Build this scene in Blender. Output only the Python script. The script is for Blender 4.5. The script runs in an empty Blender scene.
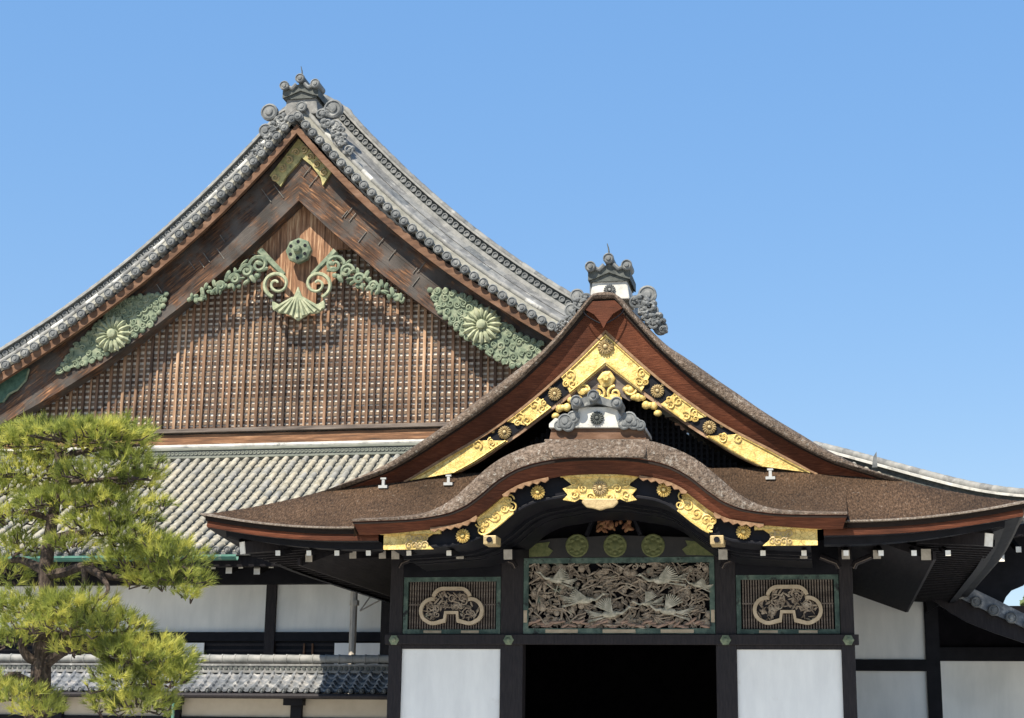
import bpy, math, random
from mathutils import Vector, Matrix, noise
R = math.radians
scene = bpy.context.scene

# ---------------------------------------------------------------- camera
F_PX, YAW, PITCH, ROLL = 1600.0, R(11.3), R(13.5), 0.0133
CAM = Vector((3.776, -28.905, 1.6))
fw = Vector((-math.sin(YAW)*math.cos(PITCH), math.cos(YAW)*math.cos(PITCH), math.sin(PITCH)))
r0 = Vector((math.cos(YAW), math.sin(YAW), 0)); u0 = r0.cross(fw)
rt = r0*math.cos(ROLL) + u0*math.sin(ROLL); up = rt.cross(fw)
cd = bpy.data.cameras.new('camera'); cam = bpy.data.objects.new('camera', cd)
scene.collection.objects.link(cam); scene.camera = cam
cd.sensor_width = 36; cd.sensor_fit = 'HORIZONTAL'; cd.lens = F_PX/1024*36
cd.clip_end = 3000; cd.clip_start = 0.5
m = Matrix.Identity(4)
for i in range(3):
    m[i][0], m[i][1], m[i][2], m[i][3] = rt[i], up[i], -fw[i], CAM[i]
cam.matrix_world = m

# ---------------------------------------------------------------- sky, sun, exposure
SUN_EL, SUN_AZ = R(50), R(22)        # azimuth: to the left of the facade's front normal
world = bpy.data.worlds.new('World'); scene.world = world; world.use_nodes = True
nt = world.node_tree; nt.nodes.clear()
sky = nt.nodes.new('ShaderNodeTexSky'); sky.sky_type = 'NISHITA'; sky.sun_disc = False
sky.sun_elevation = SUN_EL
sky.sun_rotation = math.pi + SUN_AZ
sky.air_density = 1.0; sky.dust_density = 0.0; sky.ozone_density = 5.0; sky.altitude = 0
bg = nt.nodes.new('ShaderNodeBackground'); bg.inputs[1].default_value = 0.15
out = nt.nodes.new('ShaderNodeOutputWorld')
gm = nt.nodes.new('ShaderNodeGamma'); gm.inputs[1].default_value = 0.24
hs_ = nt.nodes.new('ShaderNodeHueSaturation'); hs_.inputs['Saturation'].default_value = 2.0; hs_.inputs['Value'].default_value = 2.02; hs_.inputs['Hue'].default_value = 0.513
nt.links.new(sky.outputs[0], gm.inputs[0]); nt.links.new(gm.outputs[0], hs_.inputs['Color']); hs2 = nt.nodes.new('ShaderNodeHueSaturation'); hs2.inputs['Saturation'].default_value = 1.42
nt.links.new(hs_.outputs[0], hs2.inputs['Color']); nt.links.new(hs2.outputs[0], bg.inputs[0]); nt.links.new(bg.outputs[0], out.inputs[0])
sd = bpy.data.lights.new('sun', 'SUN'); sun = bpy.data.objects.new('sun', sd)
scene.collection.objects.link(sun)
sd.energy = 4.6; sd.angle = R(0.53); sd.color = (1, 0.91, 0.76)
to_sun = Vector((-math.sin(SUN_AZ)*math.cos(SUN_EL), -math.cos(SUN_AZ)*math.cos(SUN_EL), math.sin(SUN_EL)))
sun.rotation_euler = to_sun.to_track_quat('Z', 'Y').to_euler()
sun.location = to_sun*60
vs = scene.view_settings
vs.view_transform = 'Standard'; vs.look = 'None'; vs.exposure = 1.0; vs.gamma = 1; vs.use_curve_mapping = False
scene.cycles.max_bounces = 6

# ---------------------------------------------------------------- helpers
def at(px, py, Y):
    """point of the plane y = Y lying in the direction measured in the photograph"""
    d = fw + rt*((px-512)/F_PX) - up*((py-359)/F_PX)
    return CAM + d*((Y-CAM.y)/d.y)
def xz(px, py, Y):
    p = at(px, py, Y); return (p.x, p.z)

def cat(pts, n):
    """n points evenly along a Catmull-Rom curve"""
    P = [Vector(p) for p in pts]
    if len(P) == 2: return [P[0].lerp(P[1], i/(n-1)) for i in range(n)]
    Q = [P[0]*2-P[1]] + P + [P[-1]*2-P[-2]]
    S = []
    for i in range(1, len(Q)-2):
        a, b, c, d = Q[i-1], Q[i], Q[i+1], Q[i+2]
        for k in range(12):
            t = k/12
            S.append(0.5*((2*b)+(c-a)*t+(2*a-5*b+4*c-d)*t*t+(3*b-a-3*c+d)*t**3))
    S.append(P[-1])
    L = [0]
    for i in range(1, len(S)): L.append(L[-1]+(S[i]-S[i-1]).length)
    res, j = [], 0
    for i in range(n):
        s = L[-1]*i/(n-1)
        while j < len(L)-2 and L[j+1] < s: j += 1
        dd = L[j+1]-L[j]
        res.append(S[j].lerp(S[j+1], 0 if dd < 1e-9 else min(1, (s-L[j])/dd)))
    return res
def sym(half, n):
    """full left-to-right curve from the right half (x from 0 outward)"""
    h = cat(half, n)
    return [Vector((-p.x, p.y)) for p in reversed(h[1:])] + h
def interp(pts, x):
    if x <= pts[0][0]: return pts[0][1]
    for i in range(1, len(pts)):
        if x <= pts[i][0]:
            a, b = pts[i-1], pts[i]
            return a[1]+(b[1]-a[1])*(x-a[0])/(b[0]-a[0])
    return pts[-1][1]
def shift(c, dx, dz): return [Vector((p[0]+dx, p[1]+dz)) for p in c]
def offs(c, d):
    """offset a curve in the xz plane along its upward normal"""
    r = []
    for i in range(len(c)):
        t = (c[min(i+1, len(c)-1)]-c[max(i-1, 0)]).normalized()
        n = Vector((-t.y, t.x))
        r.append(c[i]+n*d)
    return r
def at_y(c, Y): return [Vector((p[0], Y, p[1])) for p in c]

class MB:
    def __init__(s): s.v, s.f, s.mi, s.cur = [], [], [], 0
    def add(s, v, f):
        o = len(s.v); s.v += [tuple(p) for p in v]; s.f += [tuple(i+o for i in q) for q in f]; s.mi += [s.cur]*len(f); return s
    def box(s, c, d, rot=None):
        c = Vector(c); v = []
        for x in (-.5, .5):
            for y in (-.5, .5):
                for z in (-.5, .5):
                    p = Vector((x*d[0], y*d[1], z*d[2]))
                    if rot: p = rot @ p
                    v.append(c+p)
        return s.add(v, [(0, 1, 3, 2), (4, 6, 7, 5), (0, 4, 5, 1), (2, 3, 7, 6), (0, 2, 6, 4), (1, 5, 7, 3)])
    def bx(s, x0, x1, y0, y1, z0, z1):
        return s.box(((x0+x1)/2, (y0+y1)/2, (z0+z1)/2), (x1-x0, y1-y0, z1-z0))
    def beam(s, a, b, w, h, upv=(0, 0, 1)):
        a, b = Vector(a), Vector(b); t = (b-a)
        x = t.normalized(); u = Vector(upv); y = u.cross(x).normalized(); z = x.cross(y)
        rot = Matrix((x, y, z)).transposed()
        return s.box((a+b)/2, (t.length, w, h), rot)
    def loft(s, rows, close=False, caps=False):
        n = len(rows[0]); v = [p for r in rows for p in r]; f = []
        m = len(rows)
        for i in range(m if close else m-1):
            a, b = i*n, ((i+1) % m)*n
            for k in range(n-1): f.append((a+k, a+k+1, b+k+1, b+k))
        if caps and m > 2:
            f.append(tuple(i*n for i in range(m))); f.append(tuple(i*n+n-1 for i in reversed(range(m))))
        return s.add(v, f)
    def plate(s, A, B, yf, yb):
        """solid slab between two xz curves (A upper, B lower), front yf, back yb"""
        return s.loft([at_y(A, yf), at_y(B, yf), at_y(B, yb), at_y(A, yb)], close=True, caps=True)
    def poly(s, pts, yf, yb):
        n = len(pts)
        v = [(p[0], yf, p[1]) for p in pts]+[(p[0], yb, p[1]) for p in pts]
        f = [tuple(range(n)), tuple(reversed(range(n, 2*n)))]
        f += [(i, (i+1) % n, n+(i+1) % n, n+i) for i in range(n)]
        return s.add(v, f)
    def tube(s, pts, r, n=6, r2=None, cap=True):
        P = [Vector(p) for p in pts]; rings = []
        prev = None
        for i, p in enumerate(P):
            t = (P[min(i+1, len(P)-1)]-P[max(i-1, 0)]).normalized()
            ref = Vector((0, 1, 0)) if abs(t.y) < .9 else Vector((1, 0, 0))
            a = t.cross(ref).normalized() if prev is None else (prev-t*prev.dot(t)).normalized()
            prev = a; b = t.cross(a)
            rr = r if r2 is None else r+(r2-r)*i/(len(P)-1)
            rings.append([p+(a*math.cos(6.2832*k/n)+b*math.sin(6.2832*k/n))*rr for k in range(n)])
        v = [q for g in rings for q in g]; f = []
        for i in range(len(P)-1):
            for k in range(n):
                f.append((i*n+k, i*n+(k+1) % n, (i+1)*n+(k+1) % n, (i+1)*n+k))
        if cap:
            f.append(tuple(reversed(range(n)))); f.append(tuple(range((len(P)-1)*n, len(P)*n)))
        return s.add(v, f)
    def lathe(s, c, prof, axis=(0, -1, 0), n=16):
        """prof: (radius, height along axis)"""
        c = Vector(c); z = Vector(axis).normalized()
        x = z.cross(Vector((0, 0, 1)) if abs(z.z) < .9 else Vector((1, 0, 0))).normalized(); y = z.cross(x)
        v, f = [], []
        for r, h in prof:
            for k in range(n):
                a = 6.2832*k/n; v.append(c+z*h+(x*math.cos(a)+y*math.sin(a))*r)
        for i in range(len(prof)-1):
            for k in range(n): f.append((i*n+k, i*n+(k+1) % n, (i+1)*n+(k+1) % n, (i+1)*n+k))
        f.append(tuple(reversed(range(n)))); f.append(tuple(range((len(prof)-1)*n, len(prof)*n)))
        return s.add(v, f)
    def ell(s, c, r, rot=None, n=8, m=5):
        c = Vector(c); v = []; f = []
        def pt(x, y, z):
            p = Vector((x*r[0], y*r[1], z*r[2])); return c+(rot @ p if rot else p)
        v.append(pt(0, 0, 1))
        for i in range(1, m):
            t = math.pi*i/m
            for k in range(n):
                a = 6.2832*k/n; v.append(pt(math.sin(t)*math.cos(a), math.sin(t)*math.sin(a), math.cos(t)))
        v.append(pt(0, 0, -1))
        for k in range(n): f.append((0, 1+k, 1+(k+1) % n))
        for i in range(m-2):
            for k in range(n):
                a, b = 1+i*n+k, 1+i*n+(k+1) % n
                f.append((a, a+n, b+n, b))
        e = len(v)-1; o = 1+(m-2)*n
        for k in range(n): f.append((e, o+(k+1) % n, o+k))
        return s.add(v, f)
    def rosette(s, c, rad, petals=16, depth=.04, core=.28):
        c = Vector(c)
        s.lathe(c, [(rad*.9, 0), (rad*.9, depth*.4)], n=24)
        for k in range(petals):
            a = 6.2832*k/petals
            rot = Matrix.Rotation(-a, 3, 'Y')
            d = Vector((math.cos(a), 0, math.sin(a)))
            s.ell(c+d*rad*.64+Vector((0, -depth*.4, 0)), (rad*.38, depth*.75, rad*.64*3.1416/petals*1.02), rot, 8, 4)
        s.lathe(c+Vector((0, -depth*.4, 0)), [(rad*core, 0), (rad*core*.9, depth*.9), (rad*core*.5, depth*1.15)], n=14)
        return s
    def spiral(s, c, rad, turns=1.6, start=0., sgn=1, th=.02, n=22, r1=.12):
        c = Vector(c); p = []
        for i in range(n+1):
            t = i/n; a = start+sgn*turns*6.2832*t; q = rad*(1-t)+rad*r1*t
            p.append(c+Vector((math.cos(a)*q, 0, math.sin(a)*q)))
        return s.tube(p, th, 5, th*.7)
    def build(s, name, mat, parent=None, smooth=False, bevel=0, angle=40, kind=None, label=None):
        me = bpy.data.meshes.new(name); me.from_pydata(s.v, [], s.f); me.update()
        o = bpy.data.objects.new(name, me); scene.collection.objects.link(o)
        for m_ in (mat if isinstance(mat, list) else [mat]): me.materials.append(m_)
        me.polygons.foreach_set('material_index', s.mi)
        import bmesh
        bm = bmesh.new(); bm.from_mesh(me); bmesh.ops.recalc_face_normals(bm, faces=bm.faces); bm.to_mesh(me); bm.free()
        if smooth:
            me.polygons.foreach_set('use_smooth', [True]*len(me.polygons))
            try: me.set_sharp_from_angle(angle=R(angle))
            except Exception: pass
        if bevel:
            b = o.modifiers.new('bevel', 'BEVEL'); b.width = bevel; b.segments = 2; b.limit_method = 'ANGLE'
        if parent:
            o.parent = parent
            if parent.parent is None: o.matrix_parent_inverse = Matrix.Translation(-parent.location)
        if kind: o['kind'] = kind
        if label: o['label'] = label
        return o
def thing(name, loc, label, category, group=None):
    o = bpy.data.objects.new(name, None); scene.collection.objects.link(o); o.location = loc
    o.empty_display_size = .3
    o['label'] = label; o['category'] = category
    if group: o['group'] = group
    return o

# ---------------------------------------------------------------- materials
def lin(c): return tuple(((x/255)/12.92 if x/255 <= .04045 else ((x/255+.055)/1.055)**2.4) for x in c)+(1,)
def mat(name, stops, scale=(1, 1, 1), nscale=4., detail=6, rough=.8, metal=0., bump=.3, bscale=None, rotz=None,
        spots=None, spot_scale=3., spot_lo=.58, spot_hi=.7, spec=.3, dist=.02, big=None, engrave=None):
    """layered noise: stops are linear rgb values from low to high noise"""
    m = bpy.data.materials.new(name); m.use_nodes = True
    n = m.node_tree.nodes; l = m.node_tree.links; b = n['Principled BSDF']
    tc = n.new('ShaderNodeTexCoord'); mp = n.new('ShaderNodeMapping'); l.new(tc.outputs['Object'], mp.inputs[0])
    mp.inputs['Scale'].default_value = scale
    if rotz: mp.inputs['Rotation'].default_value = rotz
    mp.vector_type = 'TEXTURE' if rotz else 'POINT'
    if rotz: mp.inputs['Scale'].default_value = tuple(1/s for s in scale)
    no = n.new('ShaderNodeTexNoise'); no.inputs['Scale'].default_value = nscale; no.inputs['Detail'].default_value = detail
    no.inputs['Roughness'].default_value = .65
    l.new(mp.outputs[0], no.inputs[0])
    cr = n.new('ShaderNodeValToRGB'); l.new(no.outputs[0], cr.inputs[0])
    k = len(stops); e = cr.color_ramp.elements
    while len(e) < k: e.new(.5)
    for i, c in enumerate(stops):
        e[i].position = .3+.4*i/(k-1) if k > 1 else .5; e[i].color = tuple(c)+(1,) if len(c) == 3 else c
    col = cr.outputs[0]
    if spots:
        s2 = n.new('ShaderNodeTexNoise'); s2.inputs['Scale'].default_value = spot_scale; s2.inputs['Detail'].default_value = 8
        s2.inputs['Roughness'].default_value = .7
        l.new(tc.outputs['Object'], s2.inputs[0])
        mr = n.new('ShaderNodeMapRange'); mr.inputs[1].default_value = spot_lo; mr.inputs[2].default_value = spot_hi
        l.new(s2.outputs[0], mr.inputs[0])
        mx = n.new('ShaderNodeMix'); mx.data_type = 'RGBA'; l.new(mr.outputs[0], mx.inputs[0])
        l.new(col, mx.inputs[6]); mx.inputs[7].default_value = tuple(spots)+(1,); col = mx.outputs[2]
    if big:
        s3 = n.new('ShaderNodeTexNoise'); s3.inputs['Scale'].default_value = big[0]; s3.inputs['Detail'].default_value = 3
        l.new(tc.outputs['Object'], s3.inputs[0])
        mr = n.new('ShaderNodeMapRange'); mr.inputs[1].default_value = .35; mr.inputs[2].default_value = .65
        mr.inputs[3].default_value = big[1]; mr.inputs[4].default_value = big[2]
        l.new(s3.outputs[0], mr.inputs[0])
        hs = n.new('ShaderNodeHueSaturation'); l.new(col, hs.inputs['Color']); l.new(mr.outputs[0], hs.inputs['Value']); col = hs.outputs[0]
    if engrave:
        vo = n.new('ShaderNodeTexVoronoi'); vo.feature = 'DISTANCE_TO_EDGE'; vo.inputs['Scale'].default_value = engrave[0]
        l.new(tc.outputs['Object'], vo.inputs[0])
        mr = n.new('ShaderNodeMapRange'); mr.inputs[2].default_value = engrave[1]; mr.inputs[3].default_value = engrave[2]; mr.inputs[4].default_value = 1
        l.new(vo.outputs[0], mr.inputs[0])
        hs = n.new('ShaderNodeHueSaturation'); l.new(col, hs.inputs['Color']); l.new(mr.outputs[0], hs.inputs['Value']); col = hs.outputs[0]
    l.new(col, b.inputs['Base Color'])
    b.inputs['Roughness'].default_value = rough; b.inputs['Metallic'].default_value = metal
    b.inputs['Specular IOR Level'].default_value = spec
    if bump:
        bp = n.new('ShaderNodeBump'); bp.inputs['Strength'].default_value = bump; bp.inputs['Distance'].default_value = dist
        if bscale:
            n2 = n.new('ShaderNodeTexNoise'); n2.inputs['Scale'].default_value = bscale; n2.inputs['Detail'].default_value = 5
            l.new(mp.outputs[0], n2.inputs[0]); l.new(n2.outputs[0], bp.inputs['Height'])
        else: l.new(no.outputs[0], bp.inputs['Height'])
        l.new(bp.outputs[0], b.inputs['Normal'])
    return m
M = {}
M['bark'] = mat('cypress bark roofing', [(.014, .009, .005), (.06, .034, .018), (.125, .073, .041), (.2, .135, .09)], (9, 2.6, 3.6), 4.5, 10, .95, bump=1, bscale=14,
                spots=(.3, .25, .2), spot_scale=14, spot_lo=.6, spot_hi=.72, dist=.06, big=(.7, .6, 1.15))
M['bark_grey'] = mat('weathered grey bark', [(.035, .026, .02), (.13, .095, .07), (.25, .2, .16)], (3, 3, 3), 6, 10, .95, bump=1, bscale=14,
                     spots=(.36, .33, .29), spot_scale=13, spot_lo=.55, spot_hi=.7, dist=.05, big=(1, .75, 1.2))
M['bark_lip'] = mat('lichened lip of the bark', [(.06, .045, .035), (.15, .12, .095), (.32, .29, .255)], (3, 3, 3), 9, 9, .95, bump=.8, dist=.04)
M['course_dark'] = mat('dark course under the lip', [(.008, .005, .004), (.022, .013, .009)], (2, 2, 20), 3, 6, .9, bump=.5)  # near-black strip set directly below the roof lips
M['trim'] = mat('scalloped trim', [(.12, .06, .03), (.3, .19, .11)], (1, 1, 1), 9, 5, .8, bump=.2)
M['bark_edge'] = mat('cut edge of bark layers', [(0.0425, 0.0119, 0.0054), (0.0892, 0.0255, 0.0108), (0.153, 0.0527, 0.0252)], (1.2, 5, 30), 3, 8, .85, bump=.6, dist=.025, big=(.9, .65, 1.25))
M['black'] = mat('black lacquered timber', [(.004, .0045, .007), (.011, .011, .015)], (1, 1, 1), 3, 5, .5, bump=.15, spec=.12)
M['dark_wood'] = mat('dark weathered timber', [(.012, .011, .014), (.03, .026, .028)], (8, 8, 1), 4, 7, .65, bump=.3, spec=.2)
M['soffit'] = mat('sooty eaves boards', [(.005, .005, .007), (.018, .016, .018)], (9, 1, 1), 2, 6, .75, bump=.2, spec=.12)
M['white_end'] = mat('white painted rafter end', [(.62, .58, .5), (.78, .75, .68)], (1, 1, 1), 9, 5, .7, bump=.1)
M['shaded_end'] = mat('white rafter end with painted shade', [(.26, .235, .2), (.44, .4, .34)], (1, 1, 1), 9, 5, .8, bump=.1)  # white paint of the base rafter ends, their shade put into the colour
M['plaster'] = mat('white plaster', [(.72, .73, .73), (.84, .85, .84)], (2.2, 1, .6), 1.5, 7, .9, bump=.05, spots=(.62, .6, .57), spot_scale=2.0, spot_lo=.62, spot_hi=.85)
M['plaster_grey'] = mat('aged plaster', [(0.684, 0.6954, 0.6726), (0.8436, 0.8436, 0.8094)], (1.6, 1, .35), 1.2, 7, .9, bump=.05, big=(.5, .9, 1.1))
M['beige'] = mat('beige plaster', [(.42, .37, .3), (.52, .47, .39)], (1, 1, 1), 2, 6, .9, bump=.05)
M['gold'] = mat('gilt copper', [(.40, .27, .075), (.62, .45, .15), (.78, .62, .27)], (1, 1, 1), 8, 6, .55, .3, bump=.6, bscale=34, spec=.4, dist=.015,
                spots=(.2, .12, .03), spot_scale=26, spot_lo=.6, spot_hi=.72, engrave=(11, .045, .45))
M['gold_dull'] = mat('tarnished gilt', [(.27, .2, .1), (.48, .37, .19)], (1, 1, 1), 12, 6, .55, .25, bump=.5, bscale=40, spec=.5, dist=.01)
M['patina'] = mat('verdigris copper', [(0.0504, 0.074, 0.0546), (0.1584, 0.1961, 0.1326), (0.288, 0.3034, 0.2106)], (1, 1, 1), 5, 9, .75, 0, bump=.6, spots=(.07, .12, .09), spot_scale=7, spot_lo=.58, spot_hi=.72)
M['patina_gilt'] = mat('greened gilt', [(.1, .11, .06), (.3, .27, .12), (.5, .42, .18)], (1, 1, 1), 5, 8, .6, .1, bump=.4)
M['patina_pale'] = mat('pale verdigris carving', [(0.1248, 0.1558, 0.1056), (0.2886, 0.3116, 0.2024), (0.429, 0.4346, 0.2992)], (1, 1, 1), 5, 9, .75, bump=.5, spots=(.12, .16, .11), spot_scale=8, spot_lo=.58, spot_hi=.72)
M['patina_dark'] = mat('dark verdigris', [(.03, .07, .055), (.08, .16, .12)], (1, 1, 1), 6, 6, .7, bump=.3)
M['gutter'] = mat('green copper gutter', [(.03, .11, .085), (.08, .2, .155)], (.5, 1, 1), 5, 6, .6, bump=.1, spots=(.3, .3, .24), spot_scale=3)
M['green_paint'] = mat('faded green paint', [(.018, .035, .033), (.055, .09, .078), (.14, .19, .155)], (1, 1, 1), 4, 8, .8, bump=.1, spots=(.015, .018, .02), spot_scale=5, spot_lo=.55, spot_hi=.65)
M['tan_paint'] = mat('faded tan paint', [(.3, .24, .17), (.45, .38, .28)], (1, 1, 1), 6, 6, .8, bump=.1)
M['tile_pale'] = mat('sun bleached roof tile', [(0.185, 0.174, 0.141), (0.311, 0.292, 0.24), (0.392, 0.37, 0.313)], (1, 1, 1), 3.5, 8, .8, bump=.15, spots=(.17, .19, .19), spot_scale=1.6, spot_lo=.55, spot_hi=.75, big=(1.3, .8, 1.12))
M['tile_pale_grey'] = mat('greyer roof tile', [(0.148, 0.148, 0.133), (0.244, 0.24, 0.221), (0.318, 0.311, 0.29)], (1, 1, 1), 3.5, 8, .8, bump=.15, spots=(.15, .165, .165), spot_scale=2.5, spot_lo=.55, spot_hi=.75)
M['tile_pale_warm'] = mat('warm roof tile', [(0.2, 0.181, 0.137), (0.34, 0.311, 0.244), (0.414, 0.377, 0.313)], (1, 1, 1), 3.5, 8, .8, bump=.15, spots=(.2, .2, .17), spot_scale=2.5, spot_lo=.55, spot_hi=.75)
M['tile_pan'] = mat('pan tiles', [(.15, .15, .13), (.29, .28, .24)], (1, 1, 1), 5, 8, .85, bump=.2)
M['tile_grey'] = mat('smoked grey roof tile', [(0.056, 0.062, 0.066), (0.12, 0.128, 0.132), (0.208, 0.212, 0.208)], (1, 1, 1), 4, 8, .62, bump=.25, spots=(.36, .36, .34), spot_scale=3, spot_lo=.56, spot_hi=.7)
M['tile_white'] = mat('pale ridge tile', [(0.255, 0.255, 0.246), (0.468, 0.459, 0.425), (0.578, 0.57, 0.535)], (1, 1, 1), 3, 7, .7, bump=.15, spots=(.16, .17, .17), spot_scale=2.6, spot_lo=.56, spot_hi=.66)
M['tile_mid'] = mat('grey roof tile', [(0.089, 0.092, 0.092), (0.163, 0.163, 0.159), (0.244, 0.24, 0.229)], (1, 1, 1), 4, 8, .7, bump=.2, spots=(.4, .4, .37), spot_scale=4, spot_lo=.58, spot_hi=.7)
M['tile_mid2'] = mat('light grey roof tile', [(0.133, 0.137, 0.133), (0.222, 0.222, 0.211), (0.296, 0.289, 0.274)], (1, 1, 1), 4, 8, .7, bump=.2, spots=(.14, .15, .15), spot_scale=3, spot_lo=.58, spot_hi=.7)
M['tile_dark'] = mat('dark openwork ridge tile', [(.03, .036, .036), (.1, .108, .1)], (1, 1, 1), 9, 6, .7, bump=.4)
M['noshi'] = mat('mossy ridge courses', [(0.104, 0.118, 0.104), (0.222, 0.229, 0.192)], (.4, 1, 4), 5, 7, .8, bump=.3, spots=(.08, .14, .12), spot_scale=2.2)
M['tile_blue'] = mat('blue grey wall tile', [(0.0675, 0.077, 0.091), (0.165, 0.175, 0.1885), (0.36, 0.343, 0.325)], (1, 1, 1), 5, 7, .45, bump=.2, spots=(.4, .4, .39), spot_scale=2.5, spot_lo=.56, spot_hi=.7)
def wood(name, stops, rot=None, scale=(1, 6, 12), **k):
    return mat(name, stops, scale, k.pop('ns', 1.6), 9, .85, bump=.7, rotz=rot, dist=.03, **k)
WST = [(.012, .009, .008), (.045, .027, .02), (.12, .058, .03), (.42, .22, .11)]
M['barge_l'] = wood('weathered bargeboard, left', WST, (0, R(-39), 0), scale=(.8, 5, 11), spots=(.065, .057, .052), spot_scale=1.3, spot_lo=.43, spot_hi=.57, big=(1.1, .6, 1.35))
M['barge_r'] = wood('weathered bargeboard, right', WST, (0, R(39), 0), scale=(.8, 5, 11), spots=(.065, .057, .052), spot_scale=1.3, spot_lo=.43, spot_hi=.57, big=(1.1, .6, 1.35))
M['slat'] = wood('weathered lattice slat', [(0.051, 0.0352, 0.027), (0.1785, 0.1038, 0.063), (0.323, 0.2068, 0.135)], None, (7, 7, .5), big=(.5, .65, 1.25))
M['slat_dark'] = wood('sooty lattice slat', [(0.028, 0.0216, 0.0184), (0.096, 0.0584, 0.04), (0.184, 0.1184, 0.08)], None, (7, 7, .5), big=(.5, .7, 1.25))
M['slat_pale'] = wood('bleached lattice slat', [(.11, .073, .05), (.31, .19, .115), (.52, .38, .27)], None, (7, 7, .5), big=(.5, .7, 1.2))
M['lath'] = wood('lattice lath', [(0.085, 0.0595, 0.0425), (0.255, 0.1785, 0.1232)], None, (.5, 7, 7))
M['lattice_back'] = mat('pale board behind lattice', [(.4, .34, .28), (.82, .77, .69)], (1, 1, 1), 6, 6, .9, bump=.1)
M['plank'] = wood('sunburnt planks', [(.06, .036, .025), (.24, .125, .07), (.55, .38, .24)], None, (9, 9, .6))
M['sill'] = wood('gable sill beam', [(.06, .04, .03), (.17, .085, .045), (.36, .2, .11)], None, (.7, 6, 9))
M['grey_wood'] = wood('grey weathered timber', [(.05, .042, .038), (.13, .105, .09), (.2, .17, .145)], None, (.7, 6, 9))
M['pale_mould'] = wood('pale moulding', [(.1, .06, .04), (.26, .165, .105), (.36, .25, .17)], None, (1, 6, 3))
M['verge_wood'] = wood('verge board', [(0.045, 0.0255, 0.018), (0.12, 0.0638, 0.0375), (0.1875, 0.1125, 0.075)], None, (1, 6, 3))
M['carving'] = mat('weathered painted carving', [(0.114, 0.09, 0.0715), (0.2755, 0.225, 0.176), (0.4275, 0.37, 0.297)], (1, 1, 1), 7, 6, .85, bump=.3, spots=(.2, .25, .2), spot_scale=4)
M['carving_pink'] = mat('faded pink carving', [(.2, .14, .11), (.4, .28, .22)], (1, 1, 1), 8, 6, .85, bump=.3)
M['crane'] = mat('faded white and grey crane', [(.17, .175, .145), (.33, .315, .26), (.55, .52, .44)], (1, 1, 1), 9, 5, .85, bump=.2)
M['carving_edge'] = mat('pale carved rim', [(.36, .29, .2), (.52, .43, .32)], (1, 1, 1), 6, 5, .8, bump=.2)
M['red_carving'] = mat('gilt and red carving', [(.05, .02, .01), (.14, .06, .03), (.2, .12, .05)], (1, 1, 1), 9, 5, .7, bump=.3)
M['roundel'] = mat('dull green roundel', [(.06, .075, .03), (.14, .15, .06)], (1, 1, 1), 14, 6, .7, bump=.3)
M['roundel_board'] = mat('beam with green ends', [(.012, .013, .016), (.028, .026, .026)], (1, 1, 1), 3, 5, .6, bump=.1)
M['metal_grey'] = mat('pale metal', [(.3, .31, .31), (.45, .45, .43)], (1, 1, 1), 6, 4, .6, .2, bump=.1)
M['iron'] = mat('old iron', [(.09, .085, .08), (.2, .19, .17)], (1, 1, 1), 6, 4, .7, .1, bump=.1)
M['pipe_wood'] = mat('weathered downpipe', [(.3, .27, .23), (.55, .5, .43)], (6, 6, 1), 3, 6, .8, bump=.2)
M['pine_trunk'] = mat('pine bark', [(.02, .015, .013), (.06, .044, .036), (.13, .1, .08)], (4, 4, 1.2), 5, 8, .95, bump=1, dist=.04)
M['gravel'] = mat('raked pale gravel', [(.42, .40, .36), (.54, .52, .47)], (1, 1, 1), 30, 8, .95, bump=.4, big=(.1, .92, 1.06))
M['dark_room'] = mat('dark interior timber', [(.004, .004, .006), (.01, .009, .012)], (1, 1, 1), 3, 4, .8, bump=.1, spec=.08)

# ---------------------------------------------------------------- ground
g = MB()
N = 40
xs = [-900+1800*i/N for i in range(N+1)]
g.add([(x, y, 0) for y in (-900, -100, -30, -10, 30, 900) for x in xs], [(j*(N+1)+i, j*(N+1)+i+1, (j+1)*(N+1)+i+1, (j+1)*(N+1)+i) for j in range(5) for i in range(N)])
g.build('ground', M['gravel'], kind='structure')

# ================================================================= CARRIAGE PORCH
porch = thing('carriage_porch', (0, 0, 0), 'dark timber entrance porch with brown bark roof, curved front gable and gilt fittings', 'porch')

# --- half curves of the roof, x outward from the centre line
T = [(0, 9.47), (.24, 9.40), (.56, 9.02), (1.048, 8.50), (1.384, 8.25), (1.689, 8.02), (2.0, 7.78), (2.328, 7.54), (2.656, 7.29), (3.009, 7.044), (3.399, 6.79), (3.762, 6.55), (4.249, 6.29), (4.75, 6.07), (5.25, 5.85)]
Mc = [(0, 9.31), (.16, 9.31), (.215, 9.27), (.408, 9.03), (.611, 8.787), (.822, 8.537), (1.057, 8.286), (1.317, 8.035), (1.598, 7.784), (1.917, 7.533), (2.258, 7.282), (2.625, 7.032), (3.009, 6.781), (3.412, 6.53), (3.911, 6.27), (4.4, 6.1), (4.85, 5.95), (5.25, 5.82)]
Bc = [(0.0, 8.762), (0.206, 8.559), (0.411, 8.356), (0.625, 8.152), (0.847, 7.949), (1.081, 7.745), (1.329, 7.542), (1.59, 7.339), (1.87, 7.135), (2.189, 6.932), (2.552, 6.728), (2.918, 6.525), (3.267, 6.322), (3.633, 6.118)]
Lc = [(0, 8.127), (0.179, 7.982), (0.354, 7.84), (0.529, 7.698), (0.703, 7.556), (0.896, 7.414), (1.089, 7.271), (1.278, 7.129), (1.467, 6.987), (1.677, 6.845), (1.897, 6.703), (2.109, 6.561), (2.346, 6.418), (2.625, 6.276)]
S = T[:-2]+[(4.75, 6.06), (5.3, 5.81), (5.9, 5.56), (6.4, 5.34), (6.86, 5.13)]
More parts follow.
